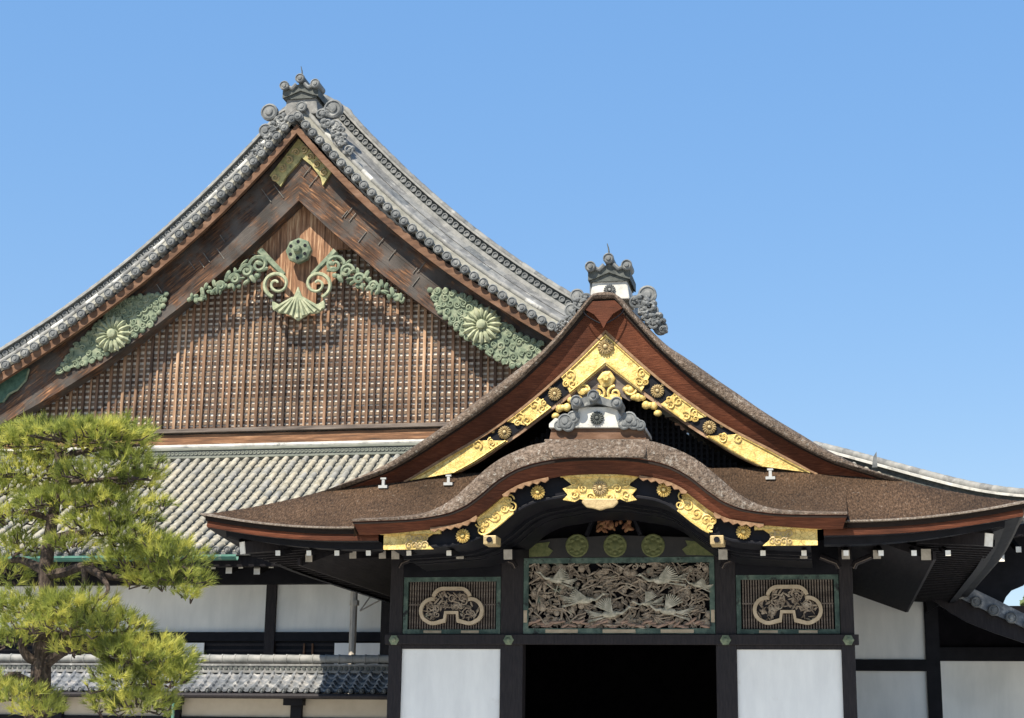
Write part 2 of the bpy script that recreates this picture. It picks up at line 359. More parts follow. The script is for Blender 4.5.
EX, EY = 6.86, -2.9
def Fz(y): 
    d = y-EY
    return 5.13+.69*d+.03*d*d
def flare(x, y):
    a = max(0, (abs(x)-4.2)/2.66); b = max(0, 1-(y-EY)/4.5)
    return .27*min(1, a)**2*b**2
def roofz(x, y): return min(interp(S, abs(x)), Fz(y))+flare(x, y)
def linsp(a, b, n): return [a+(b-a)*i/(n-1) for i in range(n)]
bark = MB()
XS = linsp(-EX, EX, 161)
for sg in (-1, 1):
    bark.loft([[Vector((sg*x, y, roofz(x, y))) for x in linsp(3.9, EX, 50)] for y in linsp(EY, -1.3, 26)])
bark.loft([[Vector((x, y, interp(S, abs(x))+flare(x, y))) for x in XS] for y in [-1.25, -1, -.5, 0, .5, 1, 1.5, 3, 6, 10.4]])
bark.build('bark_roof', M['bark'], porch, smooth=True, angle=50)

# --- verge roll above the gable
NB = 70
def end_at(half, x1): 
    r = [p for p in half if p[0] < x1]; r.append((x1, interp(half, x1))); return r
Tf, Mf = sym(T, NB), sym(Mc, NB)
mid = [(a*.55+b*.45) for a, b in zip(Tf, Mf)]
v = MB()
v.loft([at_y(shift(Mf, 0, -.02), -1.6), at_y(shift(Mf, 0, -.015), -1.82), at_y(shift(Mf, 0, .03), -1.85), at_y(mid, -1.82), at_y(shift(Tf, 0, -.04), -1.66), at_y(Tf, -1.5), at_y(shift(Tf, 0, .02), -1.2)])
v.build('verge_roll', M['bark_grey'], porch, smooth=True, angle=60)
# --- cut bark layers under the verge
Bext = Bc+[(4.2, 5.86)]
Bf = sym(Bc+[(4.3, 5.88)], NB)
Mf2 = sym(Mc[:-2]+[(4.85, 5.93)], NB)
v = MB()
v.loft([at_y(shift(Mf2, 0, -.01), -1.72), at_y(shift(Mf2, 0, -.06), -1.72)]+[at_y([a.lerp(b, t) for a, b in zip(Mf2, Bf)], -1.72+.16*t) for t in (.3, .6, .97)]+[at_y(Bf, -1.55), at_y(shift(Bf, 0, .06), -1.2), at_y(Mf2, -1.2)], close=True, caps=True)
v.build('bark_edge', M['bark_edge'], porch, smooth=True, angle=50)
v = MB(); v.plate(Mf2, [a.lerp(b, .15) for a, b in zip(Mf2, Bf)], -1.745, -1.6); v.build('dark_course', M['course_dark'], porch)
# moulding under it, and the pointed apex piece
Bh, Lh = cat(Bc, 60), cat(Lc, 60)
Bf = sym(Bc, 60); Lf = sym(Lc, 60)
v = MB(); v.plate(shift(Bf, 0, .015), offs(Bf, -.035), -1.56, -1.47); v.build('edge_moulding', M['trim'], porch)
v = MB(); v.poly([(-.34, 9.1), (-.17, 9.0), (-.06, 8.86), (0, 8.74), (.06, 8.86), (.17, 9.0), (.34, 9.1), (.2, 9.24), (-.2, 9.24)], -1.80, -1.68)
v.build('apex_point', M['bark_edge'], porch)
v = MB()
for sg in (-1, 1):
    v.tube([(sg*(.06+.30*math.sin(t)), -1.805, 8.83+.25*t/1.57) for t in linsp(0, 1.57, 8)], .012, 5)
v.build('apex_line', M['black'], porch)
# --- bargeboards, lower strip and gilt fittings
def strip_pt(B, L, sg):
    def fn(t, w):
        k = t*(len(B)-1); i = min(int(k), len(B)-2); q = k-i
        p = B[i].lerp(B[i+1], q).lerp(L[i].lerp(L[i+1], q), w)
        return Vector((sg*p.x, p.y))
    return fn
def fitting(mb, fn, t0, t1, w0, w1, y, th, n=10, swell=None):
    A = [fn(t, w0) for t in linsp(t0, t1, n)]; B = [fn(t, w1) for t in linsp(t0, t1, n)]
    if A[0].x > A[-1].x: A.reverse(); B.reverse()
    mb.plate(A, B, y-th, y)
for sg in (-1, 1):
    fn = strip_pt(Bh, Lh, sg)
    v = MB(); fitting(v, fn, 0, 1, 0.02, .84, -1.45, .05, 50); v.build('bargeboard', M['black'], porch)
    v = MB(); fitting(v, fn, 0, 1, .85, 1.02, -1.43, .05, 50); v.build('lower_moulding', M['pale_mould'], porch)
    # side plates
    for (t0, t1, name) in ((0, .25, 'apex_plate'), (.375, .535, 'gilt_band'), (.675, 1.0, 'gilt_tip')):
        v = MB(); fitting(v, fn, t0, t1, .08, .98 if name != 'gilt_band' else .93, -1.50, .025, 14)
        ob = v.build(name, M['gold'], porch)
        c = MB()
        ends = [t1] if name == 'apex_plate' else ([t0, t1] if name == 'gilt_band' else [t0])
        for te in ends:
            dr = -1 if te == t0 else 1
            for k, (dt, w, rr) in enumerate(((-.035, .3, .095), (-.03, .68, .085), (-.004, .5, .06))):
                p = fn(min(.99, te+dr*dt*1.1), w); p3 = Vector((p.x, -1.54, p.y))
                c.spiral(p3, rr, 1.4, k*1.3+sg, (-1)**k, .016)
        # raised border
        A = [fn(t, .13) for t in linsp(t0, t1, 12)]; B = [fn(t, .9) for t in linsp(t0, t1, 12)]
        c.tube(at_y(A, -1.54), .016, 5); c.tube(at_y(B, -1.54), .016, 5)
        c.build('arabesque', M['gold'], ob, smooth=True)
    for t in (.315, .605):
        p = fn(t, .5); v = MB(); v.rosette((p.x, -1.51, p.y), .125, 16, .045); v.build('chrysanthemum_boss', M['gold_dull'], porch, smooth=True)
    for t in (.315, .605):
        p = fn(t, .1); v = MB(); v.ell((p.x, -1.51, p.y), (.035, .03, .035)); v.build('nail_head', M['gold_dull'], porch, smooth=True)
v = MB(); p = (0, -1.54, 8.46); v.rosette(p, .15, 16, .05); v.build('chrysanthemum_boss', M['gold_dull'], porch, smooth=True)
# --- pendant under the apex
ped = MB(); ped.poly([(-.62, 7.62), (0, 8.12), (.62, 7.62), (.4, 7.5), (.2, 7.62), (0, 7.42), (-.2, 7.62), (-.4, 7.5)], -1.42, -1.34)
po = ped.build('gable_pendant', M['grey_wood'], porch)
v = MB(); v.lathe((0, -1.42, 7.9), [(.17, 0), (.16, .05), (.09, .08), (.05, .13)], n=6); v.build('hexagon_boss', M['gold'], po)
v = MB()
for sg in (-1, 1):
    v.spiral((sg*.15, -1.45, 7.63), .14, 1.5, R(90), sg, .03); v.ell((sg*.13, -1.44, 7.52), (.15, .04, .12))
    for k in range(9):
        t = k/8; v.ell((sg*(.36+.55*t), -1.45, 7.70-.40*t+.05*math.sin(k*2.1)), (.075, .05, .06+.02*(k % 2)))
    v.spiral((sg*.42, -1.47, 7.70), .12, 1.3, 0, -sg, .028)
v.ell((0, -1.45, 7.42), (.13, .04, .12))
v.build('gilt_scrollwork', M['gold'], po, smooth=True)
# --- pediment lattice
inner = [(p.x*.985, p.y-.02) for p in Lf]
tri = MB(); tri.poly([(3.6, 6.0), (-3.6, 6.0)]+[(-2.75, 6.25)]+[tuple(p) for p in inner]+[(2.75, 6.25)], -.55, -.5)
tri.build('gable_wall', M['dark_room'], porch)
v = MB()
for i in range(61):
    x = -3+.1*i; ztop = interp([(p.x, p.y) for p in Lf], x)
    if ztop > 6.3: v.bx(x-.022, x+.022, -.62, -.57, 6.0, ztop)
for k in range(22):
    z = 6.08+.1*k
    w = max([abs(p.x) for p in Lf if p.y > z] or [0])
    if w > .1: v.bx(-w, w, -.575, -.552, z-.02, z+.02)
v.build('gable_lattice', M['black'], porch)

# --- eaves: cut bark edge all round
def ring(sg, d, dz, back=10.3, inner=3.7):
    pts = []
    e = EX-d; f_ = EY+d
    for x in linsp(min(inner, e-.3), e, 44)[:-1]: pts.append(Vector((sg*x, f_, Fz(EY)+flare(x*EX/e, EY)-dz)))
    for y in linsp(f_, back, 30): pts.append(Vector((sg*e, y, interp(S, EX)+flare(EX, y)-dz)))
    return pts
def eave(name, m_, rings, inner=3.7, **k):
    for sg in (-1, 1): MB().loft([ring(sg, a_, b_, inner=inner) for a_, b_ in rings]).build(name, m_, porch, **k)
eave('eave_lip', M['bark_lip'], ((.05, -.02), (-.02, 0), (-.025, .022), (.16, .04)), smooth=True, angle=50)
eave('dark_course', M['course_dark'], ((.1, .03), (.05, .035), (.05, .11), (.12, .115)))
eave('eave_edge', M['bark_edge'], ((.11, .105), (.08, .112), (.075, .13), (.07, .2), (.085, .228)), smooth=True, angle=50)
eave('eave_fascia', M['black'], ((.082, .227), (.12, .238), (.33, .235), (.34, .34), (.5, .36)))
eave('soffit', M['soffit'], ((.45, .26), (1.3, .12), (2.72, -.28)), 2.3)
# rafters with white painted ends: flying rafters at the eave, stouter base rafters behind
def rafter(a, b, w, h, cap=True, name='rafter', m_='white_end'):
    a, b = Vector(a), Vector(b); t = (a-b).normalized()
    o = MB().beam(a, b, w, h).build(name, M['soffit'], porch)
    if cap:
        MB().beam(a+t*.001, a+t*.014, w+.012, h+.012).build('painted_end', M[m_], o)
front_px = [278, 309, 337, 368.5, 409, 449, 763, 804, 846, 881, 914, 948]
for px in front_px:
    p = at(px, 553, -2.52)
    z = p.z
    rafter((p.x, -2.52, z), (p.x, -.1, z+.42), .07, .075)
for px, s in ((309, .13), (353, .13), (382.5, .13), (395.5, .15), (421, .13), (460, .14), (508, .16), (723, .16), (803.6, .13), (845.7, .14), (877, .13), (926, .17)):
    p = at(px, 558 if px in (309,) else 554.5, -1.7)
    rafter((p.x, -1.7, p.z), (p.x, .3, p.z+.25), s*.85, s, m_='shaded_end')
for sg in (-1, 1):
    # hip rafter
    a = Vector((sg*6.28, -2.36, 4.86)); b = Vector((sg*3.9, 0, 5.35))
    t = (a-b).normalized()
    o = MB().beam(a, b, .17, .2).build('hip_rafter', M['dark_wood'], porch)
    MB().beam(a+t*.001, a+t*.02, .18, .21).build('painted_end', M['white_end'], o)
    # side eaves: two tiers of rafters running outward
    tr = MB()
    for y in linsp(-1.9, 9.8, 36):
        tr.beam((sg*6.42, y, 4.86), (sg*5.2, y, 4.93), .1, .11)
    tr.build('flying_rafters', M['soffit'], porch, kind='stuff') if False else tr.build('flying_rafters', M['soffit'], porch)
    tr = MB(); tr.loft([[Vector((sg*5.45, y, 4.62)) for y in (-1.6, 9.2)], [Vector((sg*4.1, y, 5.12)) for y in (-1.6, 9.2)], [Vector((sg*4.1, y, 5.2)) for y in (-1.6, 9.2)], [Vector((sg*5.45, y, 4.78)) for y in (-1.6, 9.2)]], close=True, caps=True)
    tr.build('base_soffit', M['soffit'], porch)
    MB().beam((sg*5.475, -1.7, 4.69), (sg*5.475, 9.3, 4.69), .05, .13).build('eave_support_board', M['dark_wood'], porch)

# --- curved front gable (karahafu)
kO = [(0, 6.5), (.6, 6.5), (.95, 6.465), (1.184, 6.397), (1.42, 6.302), (1.604, 6.206), (1.746, 6.111), (1.866, 6.015), (1.976, 5.919), (2.079, 5.824), (2.182, 5.728), (2.29, 5.63), (2.43, 5.53), (2.6, 5.43), (2.85, 5.34), (3.3, 5.28), (4.08, 5.25)]
kD = [(0, 6.21), (.5, 6.195), (.931, 6.133), (1.204, 6.056), (1.375, 5.98), (1.505, 5.904), (1.621, 5.827), (1.716, 5.751), (1.803, 5.674), (1.897, 5.598), (1.999, 5.522), (2.113, 5.445), (2.271, 5.369), (2.513, 5.292), (3.07, 5.216), (4.08, 5.19)]
kR = [(0, 5.947), (.45, 5.93), (.815, 5.874), (1.163, 5.80), (1.334, 5.727), (1.464, 5.653), (1.566, 5.579), (1.656, 5.506), (1.746, 5.432), (1.835, 5.359), (1.938, 5.285), (2.051, 5.212), (2.239, 5.138), (2.758, 5.065), (3.613, 4.991), (4.0, 4.99)]
kB = [(0, 5.64), (.35, 5.63), (.602, 5.585), (.95, 5.53), (1.159, 5.456), (1.276, 5.392), (1.372, 5.327), (1.449, 5.263), (1.525, 5.199), (1.603, 5.134), (1.693, 5.07), (1.784, 5.005), (1.922, 4.941), (2.1, 4.877), (2.413, 4.812), (3.49, 4.748)]
front = thing('curved_gable', (0, -3, 5), '', '') if False else None
NK = 60
Of, Df, Rf, Kf = sym(kO, NK), sym(kD, NK), sym(kR, NK), sym(kB, NK)
kz = [(p.x, p.y) for p in Of]
v = MB()
KX = linsp(-4.08, 4.08, 129)
def smax(a, b, k=.08):
    h = max(k-abs(a-b), 0)/k; return max(a, b)+h*h*k*.25
def Kz(x, y):
    o = .125*max(0, 1-(y+3.0)/1.1)-.004
    return smax(interp(kz, x)+.10*(y+3.0), Fz(y)+o)
rows = [[Vector((x, y, Kz(x, y))) for x in KX] for y in linsp(-3.0, -1.33, 24)]
rows.append([Vector((p.x, -.5, p.z+.0)) for p in rows[-1]])
edge = [Vector((p.x, p.y, p.z-.2)) for p in rows[0]]
v.loft(rows)
for i in (0, -1):
    v.loft([[r[i] for r in rows], [r[i]-Vector((0, 0, .3)) for r in rows]])
kob = v.build('curved_gable_roof', M['bark'], porch, smooth=True, angle=60)
v = MB()
midk = [a*.5+b*.5 for a, b in zip(Of, Df)]
v.loft([at_y(shift(Of, 0, .012), -2.9), at_y(Of, -3.03), at_y(midk, -3.12), at_y(shift(Df, 0, .03), -3.14), at_y(shift(Df, 0, 0), -3.135), at_y(Df, -3.0)], close=False, caps=True)
v.build('verge_roll', M['bark_grey'], kob, smooth=True, angle=60)
v = MB()
v.loft([at_y(shift(Df, 0, .0), -3.13)]+[at_y([a.lerp(b, t) for a, b in zip(Df, Rf)], -3.09+.13*t) for t in (.1, .4, .7, .96)]+[at_y(Rf, -2.95), at_y(shift(Rf, 0, .1), -2.6), at_y(Df, -2.6)], close=True, caps=True)
v.build('bark_edge', M['bark_edge'], kob, smooth=True, angle=50)
v = MB(); v.plate(shift(Df, 0, .004), [a.lerp(b, .2) for a, b in zip(Df, Rf)], -3.115, -3.0); v.build('dark_course', M['course_dark'], kob)
# scalloped drip trim
L = cat([tuple(p) for p in Rf], 62); v = MB(); run = 0
for i in range(61):
    a, b = L[i], L[i+1]; c = (a+b)/2
    if abs(c.x) < .72 or abs(c.x) > 2.72 or 1.5 < abs(c.x) < 1.95:
        if v.v: v.build('scalloped_trim', M['trim'], kob); v = MB()
        continue
    n = Vector(((b-a).y, -(b-a).x)).normalized()
    v.poly([tuple(a+n*-.02), tuple(a+n*.02), tuple(c+n*.06), tuple(b+n*.02), tuple(b+n*-.02)], -3.0, -2.95)
# black arched board
kTop = sym([(x, z+.11) for x, z in kR[:-1]]+[(3.6, 5.15)], NK)
Kfull = Kf
v = MB(); v.plate(kTop, Kfull, -2.78, -2.67); v.build('arched_bargeboard', M['black'], kob)
v = MB(); v.plate(offs(Kfull, .035), offs(Kfull, -.015), -2.82, -2.76); v.build('lower_moulding', M['black'], kob, bevel=.01)
# arched ceiling behind the board
v = MB(); v.loft([at_y(offs(Kfull, .02), -2.67), at_y(offs(Kfull, -.1), -.3)])
v.build('arched_ceiling', M['black'], kob, smooth=True)
v = MB()
for y in (-1.9, -1.5, -1.1):
    v.plate(offs(Kfull, .0), offs(Kfull, -.07), y-.05, y+.05)
v.build('arched_rib', M['black'], kob)
# gilt on the arch
kTh, kBh = cat([(x, z+.02) for x, z in kR[:-1]]+[(3.6, 5.05)], 60), cat(kB, 60)
def kfit(name, sg, t0, t1, w0, w1, curls):
    fn = strip_pt(kTh, kBh, sg)
    v = MB(); fitting(v, fn, t0, t1, w0, w1, -2.83, .025, 14); ob = v.build(name, M['gold'], kob)
    c = MB()
    A = [fn(t, w0+.03) for t in linsp(t0, t1, 12)]; B = [fn(t, w1-.03) for t in linsp(t0, t1, 12)]
    c.tube(at_y(A, -2.87), .016, 5); c.tube(at_y(B, -2.87), .016, 5)
    for k, (t, w, rr) in enumerate(curls):
        p = fn(t, w); c.spiral((p.x, -2.865, p.y), rr, 1.4, k*1.7, (-1)**k, .015)
    c.build('arabesque', M['gold'], ob, smooth=True)
    return ob
for sg in (-1, 1):
    kfit('gilt_flank_plate', sg, .385, .555, .02, 1.02, [(.385, .3, .09), (.385, .7, .09), (.545, .35, .08), (.55, .7, .08), (.52, .5, .09), (.42, .5, .1), (.47, .5, .1)])
    fn = strip_pt(kTh, kBh, sg)
    A, B = fn(1.0, 0), fn(.735, 0)
    x0, x1 = sorted((abs(A.x), abs(B.x)))
    v = MB(); pl = [(x1, 5.03), (x0, 5.03), (x0+.2, 4.89), (x0+.02, 4.745), (x1, 4.745)]
    v.poly([(sg*a, b) for a, b in pl], -2.85, -2.82); ob = v.build('gilt_end_plate', M['gold'], kob)
    v = MB(); v.bx(min(sg*(x1+.07), sg*(x0-.1)), max(sg*(x1+.07), sg*(x0-.1)), -2.92, -2.82, 5.0, 5.06); v.build('gilt_moulding', M['gold'], ob)
    c = MB()
    for k in range(8):
        c.spiral((sg*(x0+.18+.09*(k//2)), -2.865, 4.82+.11*(k % 2)), .065, 1.3, k*1.3, (-1)**k, .011, 14)
    c.build('arabesque', M['gold_dull'], ob, smooth=True)
    for (px, py) in (((538, 492.5), (463, 536)) if sg < 0 else ((664, 490), (743.5, 532))):
        p = at(px, py, -2.84); v = MB(); v.rosette((p.x, -2.84, p.z), .125, 16, .045); v.build('chrysanthemum_boss', M['gold'], kob, smooth=True)
    p = at(490 if sg < 0 else 717, 540, -2.87)
    v = MB(); v.box((p.x, -2.7, p.z), (.22, .4, .15)); ob = v.build('beam_nose', M['gold_dull'], kob, bevel=.015)
    v = MB(); v.lathe((p.x, -2.92, p.z), [(.05, 0), (.05, .012)], n=12); v.build('scroll_inlay', M['black'], ob)
# centre plate with hanging cartouche
p0 = at(600, 490, -2.84); cx = 0.0
def ctr(px, py): q = at(px, py, -2.84); return (q.x, q.z)
v = MB(); v.poly([ctr(*q) for q in ((561, 476), (572, 485), (563, 489), (568, 495), (563, 500), (575, 502), (580, 499), (590, 503), (600, 506), (611, 503), (620, 499), (627, 502), (637, 500), (632, 495), (637, 489), (628, 485), (640, 476))], -2.87, -2.83)
ob = v.build('gilt_centre_plate', M['gold'], kob)
v = MB(); q0, q1 = at(561, 476, -2.84), at(640, 476, -2.84); v.bx(q0.x, q1.x, -2.92, -2.84, q0.z-.03, q0.z+.06); v.build('gilt_moulding', M['gold'], ob)
v = MB(); q = at(600, 488, -2.88); v.rosette((q.x, -2.88, q.z), .13, 16, .04); v.build('chrysanthemum_boss', M['gold_dull'], ob, smooth=True)
c = MB()
for k, (px, py) in enumerate(((574, 482), (574, 494), (583, 488), (617, 488), (626, 482), (626, 494), (590, 497), (610, 497))):
    q = at(px, py, -2.89); c.spiral((q.x, -2.89, q.z), .08, 1.4, k, (-1)**k, .014, 16)
c.build('arabesque', M['gold'], ob, smooth=True)
v = MB(); v.poly([ctr(*q) for q in ((584, 499), (617, 499), (619, 503), (614, 508), (607, 509), (601, 511), (594, 509), (587, 508), (582, 503))], -2.92, -2.86); ob2 = v.build('cartouche', M['gold_dull'], ob, bevel=.02)

# --- ridge ornaments
def scroll_blob(mb, x, z, y, r, sg=1):
    mb.lathe((x, y, z), [(r, 0), (r, r*.5), (r*.8, r*.62), (r*.72, r*.5), (r*.45, r*.5), (r*.4, r*.66), (r*.2, r*.7)], n=16)
def cap_disc(mb, x, z, y, r, L=.5):
    mb.lathe((x, y+L, z), [(r*.9, 0), (r*.9, L*.9), (r, L*.9), (r, L), (r*.8, L+.02), (r*.75, L), (r*.45, L), (r*.4, L+.025), (.01, L+.03)], n=14)
def ornament(parent, cx, Y, zs, s, flank, mat_body, flankmat, name='ridge_end_tile', Lk=.8):
    """block with chrysanthemum disc, curled roof tile on top, three discs and a spike; zs: base z"""
    b = MB(); b.poly([(cx-.42*s, zs), (cx+.42*s, zs), (cx+.36*s, zs+.42*s), (cx-.36*s, zs+.42*s)], Y, Y+Lk)
    root = b.build(name, mat_body, parent, bevel=.02)
    v = MB(); v.rosette((cx, Y-.005, zs+.2*s), .13*s, 16, .04*s); v.build('chrysanthemum_disc', M['tile_grey'], root, smooth=True)
    v = MB()
    tops = [(cx-.44*s, zs+.46*s), (cx-.3*s, zs+.5*s), (cx, zs+.62*s), (cx+.3*s, zs+.5*s), (cx+.44*s, zs+.46*s)]
    v.plate([Vector(q)+Vector((0, .12*s)) for q in tops], [Vector(q)-Vector((0, .06*s)) for q in tops], Y-.1*s, Y+Lk)
    v.poly([(cx-.4*s, zs+.38*s), (cx+.4*s, zs+.38*s), (cx+.3*s, zs+.5*s), (cx, zs+.6*s), (cx-.3*s, zs+.5*s)], Y-.05*s, Y+Lk-.02)
    v.build('capping_tile', M['tile_dark'], root)
    v = MB()
    for dx, dz in ((-.38, .68), (0, .84), (.38, .68)):
        cap_disc(v, cx+dx*s, zs+dz*s, Y-.2*s, .115*s, .5*s)
    for sg in (-1, 1):
        v.tube([(cx+sg*.3*s, Y-.12*s, zs+.66*s), (cx+sg*.2*s, Y-.12*s, zs+.62*s), (cx+sg*.1*s, Y-.12*s, zs+.72*s)], .05*s, 8)
    v.build('cap_disc', M['tile_grey'], root, smooth=True)
    v = MB(); v.tube([(cx, Y, zs+.9*s), (cx-.02*s, Y, zs+1.1*s), (cx-.05*s, Y, zs+1.22*s)], .022*s, 6, .008*s); v.build('spike', M['tile_dark'], root)
    for (fx, fz, fr, kind) in flank:
        v = MB()
        if kind == 'd': scroll_blob(v, cx+fx, zs+fz, Y+.05, fr)
        else:
            rnd = random.Random(int(fx*1000+fz*77))
            for k in range(7):
                a = rnd.uniform(0, 6.28); q = fr*rnd.uniform(.2, .8)
                v.ell((cx+fx+math.cos(a)*q, Y+.02-rnd.uniform(0, .08), zs+fz+math.sin(a)*q*.7), (fr*.42, .09, fr*.34), Matrix.Rotation(rnd.uniform(0, 3), 3, 'Y'))
            v.spiral((cx+fx, Y-.08, zs+fz), fr*.75, 1.4, rnd.uniform(0, 6), 1 if fx > 0 else -1, fr*.17)
        v.build('side_scroll', flankmat, root, smooth=True)
    return root
# on the porch gable ridge
q = at(610, 297, -1.5)
fl = []
for px, py, rpx, k in ((641, 299, 10, 'b'), (648, 293, 9, 'd'), (651, 305, 8, 's'), (652, 309, 7, 'd'), (658, 317, 8, 's'), (650, 316, 8, 's'), (661, 326, 7, 'd'), (655, 323, 8, 's'), (664, 329, 5, 's'), (637, 302, 8, 's'), (644, 310, 7, 's'),
                       (581, 302, 9, 's'), (578, 294, 7, 'd'), (572, 308, 6.5, 'd'), (572, 317, 7, 's'), (588, 299, 8, 's'), (565, 323, 6, 's'), (580, 310, 8, 's'), (561, 328, 5, 's')):
    w = at(px, py, -1.45); fl.append((w.x-q.x, w.z-q.z, rpx/54, 'd' if k == 'd' else 's'))
ornament(porch, q.x, -1.55, q.z-.06, .86, fl, M['tile_white'], M['tile_grey'])
v = MB(); v.bx(-.3, .3, -1.5, 9.5, 9.4, 9.85); v.build('roof_ridge', M['tile_grey'], porch, bevel=.05)
# on the curved gable
b = MB()
def kk(px, py, Y=-2.75): w = at(px, py, Y); return (w.x, w.z)
b.poly([kk(*p) for p in ((549, 443), (552, 429), (643, 429), (648, 443))], -2.8, -1.6); root = b.build('ridge_base', M['verge_wood'], kob, bevel=.01)
v = MB(); v.loft([at_y([Vector(kk(546, 441)), Vector(kk(651, 441))], -2.97), at_y([Vector(kk(553, 455, -3.24)), Vector(kk(645, 455, -3.24))], -3.25), at_y([Vector(kk(553, 458, -3.24)), Vector(kk(645, 458, -3.24))], -3.24), at_y([Vector(kk(546, 445)), Vector(kk(651, 445))], -2.9)], close=True, caps=True)
v.build('bark_saddle', M['bark_grey'], kob, bevel=.03)
b = MB(); b.poly([kk(*p) for p in ((550, 429), (550, 425), (556, 419), (575, 424), (580, 408), (617, 408), (622, 424), (640, 420), (645, 425), (645, 429))], -2.86, -1.7)
oni = b.build('ridge_end_tile', M['tile_white'], kob, bevel=.015)
w = at(597, 418, -2.88); v = MB(); v.rosette((w.x, -2.87, w.z), .12, 16, .035); v.build('chrysanthemum_disc', M['tile_dark'], oni, smooth=True)
for grp in (((565, 421, 7), (573, 417, 6), (559, 425, 5), (568, 425, 6)), ((629, 419, 7), (634, 423, 6), (624, 423, 6), (640, 425, 5))):
    v = MB()
    for px, py, r in grp:
        w = at(px, py, -2.9); scroll_blob(v, w.x, w.z, -2.84, r/54)
    v.build('side_scroll', M['tile_grey'], oni, smooth=True)
v = MB(); v.plate([Vector(kk(*p)) for p in ((572, 402), (585, 400), (598, 396), (608, 401), (620, 404))], [Vector(kk(*p)) for p in ((574, 411), (585, 409), (598, 405), (608, 408), (618, 411))], -2.95, -1.9)
for px, py in ((577, 402), (594, 396.5), (617, 403.5)):
    w = at(px, py, -2.95); cap_disc(v, w.x, w.z, -3.05, .1, .5)
v.build('capping_tile', M['tile_grey'], oni, smooth=True)
# small snow brackets on the skirt roof
for px, py, Y in ((448.5, 486, -1.7), (383.5, 483, -1.75), (770.5, 480, -1.7)):
    w = at(px, py, Y); v = MB(); z = (Kz(w.x, Y) if abs(w.x) < 4.05 else roofz(w.x, Y))+.09
    v.box((w.x, Y, z-.06), (.16, .1, .05)); v.box((w.x, Y, z+.02), (.05, .05, .14)); v.box((w.x, Y, z+.09), (.1, .06, .03))
    v.build('roof_bracket', M['metal_grey'], porch)

# --- posts, beams, panels
PX = {}
for n_, (a, b) in {'ol': (387.3, 400.2), 'il': (499.6, 522.4), 'ir': (716.6, 737.4), 'or': (842.8, 856.6)}.items():
    PX[n_] = (at(a, 690, 0).x, at(b, 690, 0).x)
for n_, (a, b) in PX.items():
    v = MB(); v.bx(a, b, 0, .3, 0, 5.35); v.build('post', M['dark_wood'], porch, bevel=.012)
XL, XR = PX['ol'][0], PX['or'][1]
zb0, zb1 = 3.34, 3.52
v = MB(); v.bx(XL-.06, XR+.07, -.07, .05, zb0, zb1); v.build('lintel_beam', M['dark_wood'], porch, bevel=.01)
for px in (394, 508.5, 725.5, 848.5):
    w = at(px, 640, -.07); v = MB()
    v.lathe((w.x, -.07, w.z), [(.1, 0), (.095, .02), (.05, .035), (.045, .06), (.02, .075)], n=6); v.build('nail_cover', M['patina'], porch)
